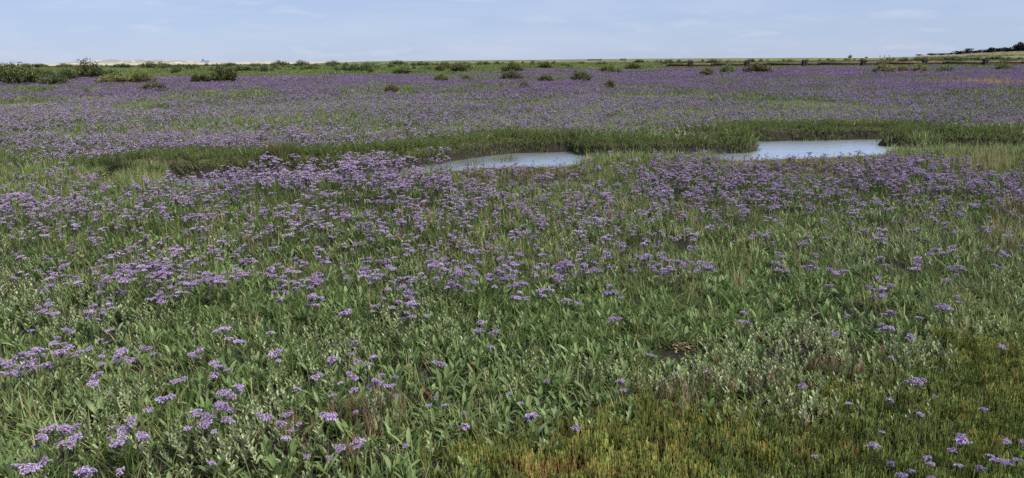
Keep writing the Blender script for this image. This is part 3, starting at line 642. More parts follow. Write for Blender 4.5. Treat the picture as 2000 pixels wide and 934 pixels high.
# ------------------------------------------------------------------ sea lavender: single plants in the foreground, measured one by one
# (head x, head y, head width px, faded share, label)
FG = [
 (78, 586, 50, .5, "pale purple sea lavender with flat head in grey purslane near the left edge"),
 (105, 606, 20, .3, "small single sea lavender head just below a pale flat one near the left edge"),
 (190, 590, 65, .9, "faded greyish sea lavender spray amid silvery purslane at left"),
 (60, 640, 12, .1, "tiny purple sea lavender button above the big clump at left edge"),
 (135, 636, 20, .1, "small purple sea lavender standing just above the big clump at left"),
 (204, 648, 30, .05, "bright purple rounded sea lavender head right of the big left-edge clump"),
 (10, 692, 55, .1, "sea lavender cut by the left picture edge in the big purple clump"),
 (60, 682, 60, .1, "deep purple sea lavender in the middle of the big left-edge clump"),
 (112, 664, 45, .05, "tallest bright purple sea lavender at the back of the big left-edge clump"),
 (126, 686, 45, .9, "fuzzy faded mauve sea lavender at the right end of the left-edge clump"),
 (52, 716, 42, .1, "lowest purple sea lavender head in front of the big left-edge clump"),
 (8, 713, 22, .1, "small purple head low at the very left edge of the picture"),
 (94, 712, 18, .2, "small head at the lower right foot of the big left-edge clump"),
 (168, 685, 24, .2, "small purple sea lavender just right of the big left-edge clump"),
 (192, 694, 18, .1, "small bright sea lavender beside a rust-red leaf at left"),
 (235, 690, 46, .1, "sea lavender with two level purple heads side by side at left"),
 (282, 681, 36, .4, "pale flat sea lavender head on a fine stem in the left grass"),
 (190, 730, 36, .4, "loose stacked sea lavender with faded lower tiers at left"),
 (437, 645, 36, .1, "flat purple sea lavender head, highest of those left of centre in the foreground"),
 (472, 656, 26, .4, "sparse purple sea lavender just right of a flat purple head"),
 (380, 683, 32, .3, "slanting pale purple sea lavender head in the left grass"),
 (425, 710, 46, .1, "stacked bright purple sea lavender with two tiers left of centre"),
 (350, 740, 36, .2, "two-tiered bending sea lavender with bright purple lower head at left"),
 (325, 775, 32, .1, "compact pointed purple sea lavender below the two-tiered bending one"),
 (470, 757, 28, .05, "small bright purple head just above the broad foreground spray"),
 (432, 788, 88, .05, "broad bright purple sea lavender spray, widest in the left foreground"),
 (380, 818, 46, .3, "ragged sea lavender trailing below the broad bright purple spray"),
 (290, 808, 14, .2, "tiny lilac button between the two pale broad sprays and the broad bright one"),
 (110, 845, 115, .45, "large pale purple sea lavender spray in the bottom left purslane"),
 (240, 840, 92, .6, "large faded mauve sea lavender, right of the two big bottom-left sprays"),
 (418, 852, 12, .0, "tiny bright purple button under the broad foreground spray"),
 (63, 912, 34, .3, "pale purple sea lavender near the bottom left corner"),
 (34, 918, 16, .0, "tiny purple head beside a pale one in the bottom left corner"),
 (160, 930, 26, .1, "bright purple head cut by the bottom edge at left"),
 (234, 931, 24, .1, "second purple head cut by the bottom edge at left"),
 (415, 915, 20, .2, "small lilac sea lavender head near the bottom edge left of centre"),
 (538, 680, 36, .7, "pale tiered sea lavender in dark grass left of centre"),
 (545, 706, 16, .1, "small purple head under the pale tiered plant left of centre"),
 (527, 640, 18, .9, "whitish spent sea lavender tuft left of centre"),
 (673, 605, 28, .5, "pale sea lavender head at the lower rim of the central flower drift"),
 (727, 590, 32, .3, "flat mauve sea lavender at the lower rim of the central drift"),
 (795, 613, 28, .5, "pale flat sea lavender standing alone below the central drift"),
 (810, 588, 20, .2, "small mauve head over a pale flat one below the central drift"),
 (765, 603, 15, .3, "tiny mauve head between two flat pale ones below the central drift"),
 (833, 622, 17, .6, "small spent sea lavender head below the central drift"),
 (692, 672, 20, .2, "small upper head over a pale spray in the centre-left foreground"),
 (693, 702, 30, .8, "whitish sea lavender spray in the centre-left foreground"),
 (727, 700, 22, .1, "purple head right beside the whitish spray, centre-left foreground"),
 (645, 705, 25, .0, "bright two-headed sea lavender left of the whitish spray"),
 (687, 740, 22, .1, "small purple sea lavender left of the stacked bright one near centre"),
 (668, 754, 12, .0, "tiny purple button left of the stacked bright plant near centre"),
 (743, 745, 55, .0, "stacked bright purple sea lavender, largest near the centre foreground"),
 (773, 742, 15, .0, "small purple head touching the right of the stacked bright plant"),
 (773, 781, 13, .0, "small round purple head below the stacked bright plant"),
 (617, 737, 26, .3, "two narrow drooping purple heads side by side left of centre"),
 (578, 768, 20, .1, "small triangular purple head left of centre above pale purslane"),
 (648, 780, 18, .1, "small purple head on short stem above pale purslane leaves"),
 (693, 769, 21, .1, "small purple sea lavender with buff lower floret near centre-left"),
 (513, 817, 26, .1, "dense purple head left of a faded spreading spray in the foreground"),
 (565, 826, 56, .85, "faded whitish spreading spray in the foreground left of centre"),
 (635, 810, 36, .5, "pale pink sea lavender right of the faded spreading spray"),
 (695, 815, 15, .0, "two small purple heads one over the other, foreground left of centre"),
 (560, 868, 24, .6, "small pale head under the faded spreading spray"),
 (650, 880, 36, .4, "low pale head pair near the bottom edge left of centre"),
 (697, 868, 32, .6, "flat pale lilac head near the bottom edge left of centre"),
 (600, 902, 19, .4, "small pink-lilac head nearest the bottom edge left of centre"),
 (793, 883, 16, .1, "small bright purple head near the bottom edge, last before the bare grass at centre"),
 (858, 712, 22, .6, "dull mauve sea lavender head among broad leaves at centre"),
 (853, 784, 14, .1, "topmost of three tiny purple heads in a triangle at centre foreground"),
 (840, 802, 13, .0, "left one of three tiny purple heads in a triangle at centre foreground"),
 (868, 802, 14, .0, "right one of three tiny purple heads in a triangle at centre foreground"),
 (938, 633, 22, .1, "topmost of three lilac heads in a zigzag at the centre"),
 (962, 643, 22, .1, "rightmost of three lilac heads in a zigzag at the centre"),
 (935, 654, 18, .1, "lowest of three lilac heads in a zigzag at the centre"),
 (960, 685, 16, .7, "narrow pale tiered head beside tall broad leaves at the centre"),
 (993, 778, 13, .2, "tiny purple head left of a pair in the centre foreground"),
 (905, 826, 26, .6, "scraggly lilac sea lavender on a bent stem at centre foreground"),
 (1017, 797, 15, .1, "small purple head just above a lilac pair in centre foreground"),
 (1037, 815, 29, .2, "lilac sea lavender with two touching heads in centre foreground"),
 (1125, 848, 17, .1, "single lilac head over dark glasswort right of centre, close to the bottom"),
 (1192, 568, 33, .1, "round bright purple sea lavender standing alone right of the central drift"),
 (1207, 622, 33, .7, "pale brownish flat head below a round bright one right of centre"),
 (1105, 595, 22, .2, "left of two small purple heads under the central drift's right end"),
 (1128, 599, 15, .1, "right of two small purple heads under the central drift's right end"),
 (1213, 587, 11, .1, "tiny head at the lower right of the round bright plant right of centre"),
 (1455, 618, 33, .8, "whitish domed sea lavender in dark leaves right of centre"),
 (1272, 703, 20, .1, "small lilac sea lavender in front of the brown litter patch"),
 (1068, 753, 20, .1, "round purple head in front of broad leaves right of centre"),
 (1212, 750, 24, .3, "lilac sea lavender pair over red-brown shoots right of centre"),
 (1218, 771, 17, .2, "low small lilac head below a pair over red-brown shoots"),
 (1320, 738, 15, .8, "thin whitish head amid pale purslane right of centre"),
 (1378, 733, 15, .1, "small lilac head at the left of the pale purslane bank"),
 (1718, 565, 34, .2, "lilac sea lavender double head behind the right-hand litter patch"),
 (1742, 546, 20, .1, "small head just behind a double head at right"),
 (1625, 548, 20, .3, "small mauve head in the right grass, left of the litter patch"),
 (1845, 546, 20, .1, "upright purple head in the right grass"),
 (1874, 578, 15, .1, "small bright purple head over orange leaves at right"),
 (1840, 602, 27, .4, "round pale lilac ball-shaped sea lavender head at right"),
 (1737, 602, 36, .4, "flat pale pair of heads in front of the right-hand litter patch"),
 (1797, 622, 14, .2, "small lilac head left below the ball-shaped one at right"),
 (1730, 635, 29, .1, "slanting purple head above the pale purslane bank at right"),
 (1780, 647, 23, .3, "flat lilac head above the purslane bank at right"),
 (1652, 617, 14, .4, "small pale head left of the slanting one at right"),
 (1633, 653, 16, .2, "small lilac head at the back of the palest purslane clump"),
 (1958, 678, 15, .1, "single lilac head near the right edge at mid height of the foreground"),
 (1738, 700, 15, .2, "small dark purple head in the middle of the purslane bank at right"),
 (1787, 754, 21, .1, "purple head, lower left of two at the end of the purslane bank"),
 (1806, 745, 16, .1, "purple head, upper right of two at the end of the purslane bank"),
 (1565, 760, 18, .1, "small purple head over russet shoots in the right foreground"),
 (1740, 790, 21, .2, "small mauve head over green glasswort in the right foreground"),
 (1655, 795, 14, .1, "tiny purple head over green glasswort, right of the low purslane"),
 (1797, 818, 15, .1, "small purple head over yellow-green sward at right foreground"),
 (1824, 779, 11, .2, "tiny lilac head over yellow-green sward at right"),
 (1920, 806, 15, .5, "small whitish head near the right edge over yellow-green sward"),
 (1720, 851, 18, .8, "spent pinkish head lying low in the right foreground"),
 (1880, 843, 25, .2, "lilac head pair in the lower right foreground"),
 (1700, 877, 24, .9, "brownish spent head low in the right foreground"),
 (1857, 886, 16, .1, "small purple head near the bottom right"),
 (1747, 914, 38, .2, "domed lilac sea lavender at the bottom edge, right of centre"),
 (1816, 903, 24, .3, "upper of two stacked lilac heads at the bottom right edge"),
 (1822, 920, 32, .3, "lower of two stacked lilac heads at the bottom right edge"),
 (1780, 929, 18, .3, "small head between domed and stacked plants at the bottom edge"),
 (1870, 917, 18, .3, "small pale head right of the stacked plants at the bottom edge"),
 (1942, 878, 24, .2, "left of two level lilac heads in the bottom right corner"),
 (1966, 872, 17, .2, "right of two level lilac heads in the bottom right corner"),
 (1993, 873, 16, .2, "lilac head cut by the right edge in the bottom right corner"),
 (1978, 910, 29, .1, "purple head lowest in the bottom right corner"),
 (1916, 923, 20, .1, "purple head at the bottom edge left of the corner one at right"),
 (1590, 898, 14, .4, "small whitish head over yellow-brown glasswort at the bottom"),
]
for x, y, w, fade, label in FG:
    h = U(.20, .27) if w > 18 else U(.15, .21)
    p = at(x, y, h); d = math.hypot(p[0], p[1]); wm = w / F_PX * math.hypot(d, CAM_H - h)
    n = 1 if wm < .05 else int(np.clip(round((wm / .042) ** 1.45), 2, 13))
    lavender_thing((p[0], p[1], float(gz(p[0], p[1]))), wm * .85, h, n, fade, label, "single sea lavender plants of the foreground", 0 if blobs(np.array([x * 1.]), np.array([y + 40.]), Z_GLASS)[0] > .4 else 4 if n > 1 else 2)

# ------------------------------------------------------------------ sea lavender: the drifts
def drifts():
    x, y = scatter(3.4, 15, 150); D, px, py, sdv, bey = lav_density(x, y)
    k = (U(0, 1, len(x)) < D / 150) & (py < 575); x, y, px, py, bey, sdv = x[k], y[k], px[k], py[k], bey[k], sdv[k]
    inside = (px > 5) & (px < 1995) & ~bey; order = np.argsort(np.where(inside, y, 99))[:175]; single = np.zeros(len(x), bool); single[order] = True
    def zone(a, b, big, fade):
        size = "wide" if big > .105 else "middling" if big > .08 else "small"; tone = "bright purple" if fade < .22 else "purple" if fade < .33 else "pale mauve"
        row = "front rim" if b > 540 else "middle" if b > 500 else "back"
        if a < 330: w = f"in the {row} of the drift at the left edge"
        elif a < 520: w = f"in the {row} of the dense drift left of centre"
        elif a < 760: w = f"in the {row} of the central drift, left part"
        elif a < 960: w = f"in the {row} of the central drift, middle part"
        elif a < 1180: w = f"in the {row} of the central drift, right part"
        elif a < 1500: w = f"scattered in grass right of the central drift, {row}"
        else: w = f"among silvery wormwood spikes at right, {row}"
        return f"{size} {tone} sea lavender {w}"
    for i in np.flatnonzero(single):
        big = U(.06, .15); fade = U(.1, .45); lb = zone(px[i], py[i], big, fade)
        lavender_thing((x[i], y[i], float(gz(x[i], y[i]))), big, U(.15, .29), int(np.clip(round((big / .044) ** 1.45), 2, 6)), fade, lb, lb + " plants", 2)
    r = ~single; NP = [mid_lavender(rng.integers(2, 7), U(.05, .13), U(.13, .29), 30, .005, U(.1, .7)) for _ in range(12)]
    MP = [mid_lavender(rng.integers(2, 6), U(.07, .15), U(.15, .27), 12, .0085, U(.25, .6)) for _ in range(8)]
    FP = [far_lavender(.75, 36, .032, .23) for _ in range(4)]; VP = [far_lavender(1.6, 80, .052, .25) for _ in range(3)]
    XS, YS, IX, SC = [x[r]], [y[r]], [rng.integers(0, 12, r.sum())], [U(.75, 1.2, r.sum()) * np.where((np.abs(px[r] - 690) < 190) & (py[r] < 385), 1.35, 1)]
    xx, yy = scatter(11, 33, 34, 2); D, px, py, sdv, bey = lav_density(xx, yy); k = (U(0, 1, len(xx)) < D / 32) & bey & (sdv > .3)
    k &= ~((yy < 15) & ~bey); XS.append(xx[k]); YS.append(yy[k]); IX.append(12 + rng.integers(0, 8, k.sum())); SC.append(U(.7, 1.2, k.sum()))
    xx, yy = scatter(33, 60, 1.5, 3); D = lav_density(xx, yy)[0]; k = U(0, 1, len(xx)) < D / 30 + .03; XS.append(xx[k]); YS.append(yy[k]); IX.append(20 + rng.integers(0, 4, k.sum())); SC.append(U(.8, 1.2, k.sum()))
    xx, yy = scatter(60, 120, .4, 3); D = lav_density(xx, yy)[0]; k = U(0, 1, len(xx)) < D / 28; XS.append(xx[k]); YS.append(yy[k]); IX.append(24 + rng.integers(0, 3, k.sum())); SC.append(U(.8, 1.2, k.sum()))
    X, Y, I, S = map(np.concatenate, (XS, YS, IX, SC))
    instancer("sea_lavender_mass", NP + MP + FP + VP, X, Y, gz(X, Y), I, S, "purple haze of countless sea lavender flowers across the marsh", "flowers", .08)
drifts()

# ------------------------------------------------------------------ broad-leaved rosettes, purslane clumps, wormwood, thrift: single plants
def rosette_thing(px, py, size, label, group, n=7, red=False):
    p = at(px, py, .03); o = link("broad_leaved_plant", None, loc=(p[0], p[1], float(gz(p[0], p[1]))), rot=(0, 0, U(0, 6.28))); o.empty_display_size = .05
    tag(o, label, "plant", group)
    for k in range(n): link("leaf", pick(LEAF_RED) if (red and k == 0) else pick(LEAF_M), o, (U(-.015, .015), U(-.015, .015), 0), (0, U(-.15, .3), k * 2.4 + U(-.4, .4)), size * .64 * U(.7, 1.15))
    if red: o.children[0]['label'] = "rust-red dying leaf"
for px, py, s, lb, red in [(925, 765, .17, "upright pair of large pale green leaves at centre foreground", 0), (1210, 745, .16, "dark broad-leaved rosette in front of the litter patch", 0), (1000, 775, .15, "broad-leaved rosette with a long drooping leaf at centre", 0),
        (870, 745, .15, "broad-leaved plant left of a reddish leaf at centre", 0), (845, 775, .13, "broad-leaved plant with a rust-red leaf at centre", 1), (895, 770, .12, "low plant with reddish leaf right of centre-front", 1), (195, 815, .17, "rosette with one very broad round leaf at lower left", 0),
        (1380, 628, .14, "broad-leaved plant with an upright orange-red leaf right of centre", 1), (1480, 625, .16, "cluster of dark broad leaves behind the whitish domed flower", 0), (1110, 640, .16, "broad leaves in a row right of centre", 0), (1040, 640, .15, "mid-green broad leaves at centre beside tall grass", 0),
        (1245, 640, .14, "paler broad-leaved plant above the litter patch", 0), (1415, 555, .13, "plant with an orange leaf in the right-hand grass", 1), (1350, 610, .14, "tall narrow-leaved plant left of the orange-red leaf", 0), (765, 730, .15, "large leaves behind the stacked bright flower", 0), (700, 720, .13, "dark leaves under the whitish spray", 0),
        (650, 790, .13, "leaves beneath small purple heads left of centre", 0), (525, 885, .15, "broad leaves at the bottom left of centre", 0), (570, 905, .16, "dark broad-leaved rosette at the bottom edge left of centre", 0), (640, 850, .12, "small leafy rosette left of the pale lilac head", 0), (1100, 760, .14, "pale upright leaves right of the round purple head", 0),
        (1125, 765, .13, "short leafy rosette above the red-brown shoots", 0), (1060, 805, .12, "leafy rosette under a lilac pair", 0), (440, 835, .15, "leaves beneath the broad bright spray", 0), (250, 790, .14, "leaves above the pale lower-left sprays", 0), (590, 620, .14, "large upright leaf plant left of the central drift's foot", 0),
        (560, 640, .13, "dark leaves left of centre behind whitish tuft", 0), (610, 655, .13, "pale yellowish-green leaf plant left of centre", 0), (950, 620, .14, "leafy plant at the zigzag heads", 0), (1160, 620, .14, "leafy plant left of the brownish flat head", 0), (200, 715, .11, "plant with a rust-red leaf in the left grass", 1), (1865, 590, .11, "plant with orange leaves at right", 1)]:
    rosette_thing(px, py, s, lb, "broad-leaved plants of the foreground", rng.integers(5, 9), bool(red))
SHOOTS = [purslane_shoot(U(.075, .115), C_PURS[1:], 7, .35) for _ in range(8)]
for px, py, w, n, lb in [(1585, 668, 75, 26, "palest silvery sea purslane clump, beside bare litter at right"), (1775, 712, 35, 12, "large-leaved silvery purslane sprig at the end of the bank"), (1555, 815, 60, 20, "low silvery purslane clump over olive glasswort"), (1465, 745, 70, 22, "grey-green purslane clump in the middle of the bank"),
        (1380, 745, 45, 14, "purslane clump with pale tips left of the bank"), (1290, 765, 45, 14, "purslane sprigs over red-brown shoots"), (1165, 735, 30, 9, "purslane sprig with white-edged leaves right of centre"), (1480, 700, 60, 16, "purslane clump right of the litter patch"), (500, 870, 70, 22, "purslane clump with rounded leaves at the bottom left of centre"),
        (335, 880, 70, 20, "purslane clump right of the faded mauve spray"), (450, 900, 60, 16, "purslane clump at the bottom left"), (235, 790, 45, 12, "pale purslane sprigs above the faded mauve spray"), (40, 575, 80, 24, "silvery purslane bank at the left edge"), (150, 625, 80, 20, "grey-green purslane patch under the faded spray at left"),
        (730, 800, 28, 8, "pale purslane sprig near centre-left"), (530, 800, 30, 8, "purslane sprig with pale leaves left of centre"), (1900, 650, 60, 14, "grey-green purslane clump near the right edge"), (1800, 690, 50, 14, "purslane clump at right behind the sprig"), (640, 700, 60, 14, "light purslane patch left of the whitish spray")]:
    p = at(px, py, .05); o = link("sea_purslane", None, loc=(p[0], p[1], float(gz(p[0], p[1])))); o.empty_display_size = .05; tag(o, lb, "purslane", "sea purslane clumps of the foreground")
    R = w / F_PX * math.hypot(p[1], 1.5)
    for k in range(n):
        q = math.sqrt((k + .5) / n); a = k * 2.4; link("shoot", pick(SHOOTS), o, (math.cos(a) * q * R, math.sin(a) * q * R, U(0, .02)), (U(-.25, .25), U(-.25, .25), U(0, 6.28)), U(.85, 1.3))
WORM = []
for _ in range(6):
    a, b = MB(), MB(); wormwood_mb(U(.24, .34), a, b); WORM.append((a.mesh("stem", M_TWIG), b.mesh("foliage", M_LEAF)))
THR = []
for _ in range(8):
    a, b = MB(), MB(); thrift_mb(U(.14, .22), a, b); THR.append((a.mesh("stalk", M_TWIG), b.mesh("seed_head", M_LEAF)))
def singles():
    x, y = scatter(3, 13, 12); px, py = project(x, y, np.full(x.shape, .25)); k = (U(0, 1, len(x)) < blobs(px, py, Z_WORM) * .95) & (np.where(y > 7, creek_sd(x, y), 9) > .4) & ~far_side(x, y) & (px > 0) & (px < 2000)
    for i in np.flatnonzero(k)[:190]:
        lb = "silvery sea wormwood spike among purslane at the left edge" if px[i] < 500 else "silvery sea wormwood spike in the grass at centre" if px[i] < 1000 else "silvery sea wormwood spike in the flower band right of centre" if px[i] < 1500 else "silvery sea wormwood spike in the right-hand grass"
        sz = U(.5, .85); lb = ("tall " if sz > .72 else "short " if sz < .6 else "") + lb + (", back row" if py[i] < 400 else ", front row" if py[i] > 500 else ", middle row")
        o = link("sea_wormwood", None, loc=(x[i], y[i], float(gz(x[i], y[i]))), rot=(U(-.2, .2), U(-.2, .2), U(0, 6.28)), scale=sz); tag(o, lb, "wormwood", lb.replace("spike", "spikes"))
        s, f = pick(WORM); link("stem", s, o); link("foliage", f, o)
    x, y = scatter(3, 13, 60); px, py = project(x, y, np.full(x.shape, .16)); k = (U(0, 1, len(x)) < blobs(px, py, Z_THRIFT) * .75) & (np.where(y > 7, creek_sd(x, y), 9) > .15) & ~far_side(x, y) & (px > 0) & (px < 2000)
    ii = np.flatnonzero(k); ii = ii[np.argsort(y[ii])]
    for i in ii[:290]:
        lb = "thrift with buff seed head in the yellowish drift at left" if px[i] < 520 else "thrift with buff seed head in the central flower drift" if py[i] > 400 else "thrift with buff seed head on the sward before the pool"
        lb += (", near rim" if py[i] > 495 else ", middle" if py[i] > 470 else ", far rim") if py[i] > 400 else ", left stretch" if px[i] < 900 else ", middle stretch" if px[i] < 1300 else ", right stretch"
        o = link("thrift", None, loc=(x[i], y[i], float(gz(x[i], y[i]))), rot=(U(-.12, .12), U(-.12, .12), U(0, 6.28)), scale=U(.8, 1.2)); tag(o, lb, "thrift", lb.replace("head", "heads"))
        s, f = pick(THR); link("stalk", s, o); link("seed_head", f, o)
    r = ii[290:]; J = []
    for _ in range(4):
        mb = MB()
        for _ in range(3):
            a = MB(); thrift_mb(U(.10, .18), a, a); ox, oy = U(-.08, .08), U(-.08, .08); mb.add([(q[0] + ox, q[1] + oy, q[2]) for q in a.v], a.f, a.c)
        J.append(mb.mesh("thrift_group", M_LEAF))
    if len(r): instancer("thrift_carpet", J, x[r], y[r], gz(x[r], y[r]), rng.integers(0, 4, len(r)), np.ones(len(r)), "buff thrift seed heads dotted over the sward by the creek", "flowers")
    for px_, py_, lb in [(865, 680, "cream thrift head, right of a pair left of the zigzag heads"), (836, 682, "cream thrift head, left of a pair left of the zigzag heads"), (892, 668, "buff thrift head highest near the zigzag heads"), (830, 728, "cream thrift head behind reddish leaf at centre"), (805, 725, "small cream thrift head right of the stacked bright plant"),
                         (921, 735, "cream thrift head above the upright pair of leaves"), (955, 742, "buff thrift head right of the upright pair of leaves"), (920, 755, "whitish thrift head against the upright pair of leaves"), (800, 745, "pale thrift head low beside the stacked bright plant")]:
        p = at(px_, py_ - 12, .17); o = link("thrift", None, loc=(p[0], p[1], float(gz(p[0], p[1])))); tag(o, lb, "thrift", "single thrift heads of the foreground"); s, f = pick(THR); link("stalk", s, o); link("seed_head", f, o)
singles()

# ------------------------------------------------------------------ rush tussocks on the creek bank
def tussock(px, py, w, h, cols, label):
    p = at(px, py, -.02); s = math.hypot(p[0], p[1]) / F_PX; mb = MB(); R = w * s / 2
    for _ in range(int(420)):
        a = U(0, 6.28); q = math.sqrt(U(0, 1)) * .6; blade(mb, (math.cos(a) * q * R, math.sin(a) * q * R, -.03), h * s * U(.6, 1.15), .009, a + U(-.5, .5), U(.05, .55), U(0, .6), jit(pick(cols), .3), 3)
    o = link("rush_tussock", mb.mesh("rush_tussock", M_GRASS), loc=(p[0], p[1] + R * .4, float(gz(p[0], p[1] + R)))); tag(o, label, "tussock", "tussocks on the far creek bank")
BR = [(0.085, 0.075, 0.035), (0.055, 0.06, 0.025), (0.11, 0.09, 0.05), (0.05, 0.075, 0.022)]
tussock(985, 303, 60, 42, BR, "brownish rush tussock at the left end of the middle pool")
tussock(925, 309, 60, 40, BR[1:], "olive rush tussock left of the middle pool")
tussock(875, 318, 45, 36, BR[1:], "green-brown tussock where the creek turns left of the pool")
tussock(235, 345, 55, 36, [(0.05, 0.045, 0.03), (0.04, 0.05, 0.022)], "dark tussock on the creek bank at far left")
tussock(545, 330, 60, 42, C_OLIVE + BR[:2], "pale fanned tussock over the dark creek bank left of centre")

# ------------------------------------------------------------------ shrubs
def shrub_meshes(cols, n=230):
    """mound of upright leafy shoots, about 1 m wide and 1 m tall before scaling"""
    a, b = MB(), MB()
    for _ in range(n):
        th = U(0, 6.28); q = math.sqrt(U(0, 1)); bx, by = math.cos(th) * q * .34, math.sin(th) * q * .34
        top = np.array([math.cos(th) * q * .5, math.sin(th) * q * .5, (1 - .55 * q * q) * U(.55, 1.08)]); bs = np.array([bx * .5, by * .5, 0])
        if U(0, 1) < .3: tube(a, [tuple(bs), tuple((bs + top) / 2 + np.array([bx, by, 0]) * .15), tuple(top)], [.012, .008, .003], jit((0.07, 0.05, 0.035)), 3)
        c0 = jit(pick(cols), .35)
        for k in range(15):
            t = U(.25, 1.05); p = bs + (top - bs) * t + U(-.03, .03, 3); al = U(0, 6.28); e = U(.2, 1.4); d = np.array([math.cos(al) * math.cos(e), math.sin(al) * math.cos(e), math.sin(e)])
            s = np.cross(d, (0.1, 0.2, 1)); s /= np.linalg.norm(s) + 1e-9
            small_leaf(b, p, d, s, U(.06, .12), U(.022, .04), jit(c0, .15))
    return a.mesh("branches", M_TWIG), b.mesh("crown", M_LEAF)
SD = [(0.082, 0.104, 0.038), (0.108, 0.13, 0.048), (0.14, 0.158, 0.062)]; SO = [(0.10, 0.112, 0.034), (0.13, 0.132, 0.038), (0.155, 0.145, 0.048)]; SB = [(0.14, 0.105, 0.06), (0.11, 0.10, 0.05)]; SG = [(0.085, 0.12, 0.045), (0.115, 0.145, 0.06)]
KIND = {'d': [shrub_meshes(SD) for _ in range(3)], 'o': [shrub_meshes(SO + SD[1:]) for _ in range(3)], 'b': [shrub_meshes(SB + SO[:1]) for _ in range(2)], 'g': [shrub_meshes(SG) for _ in range(2)]}
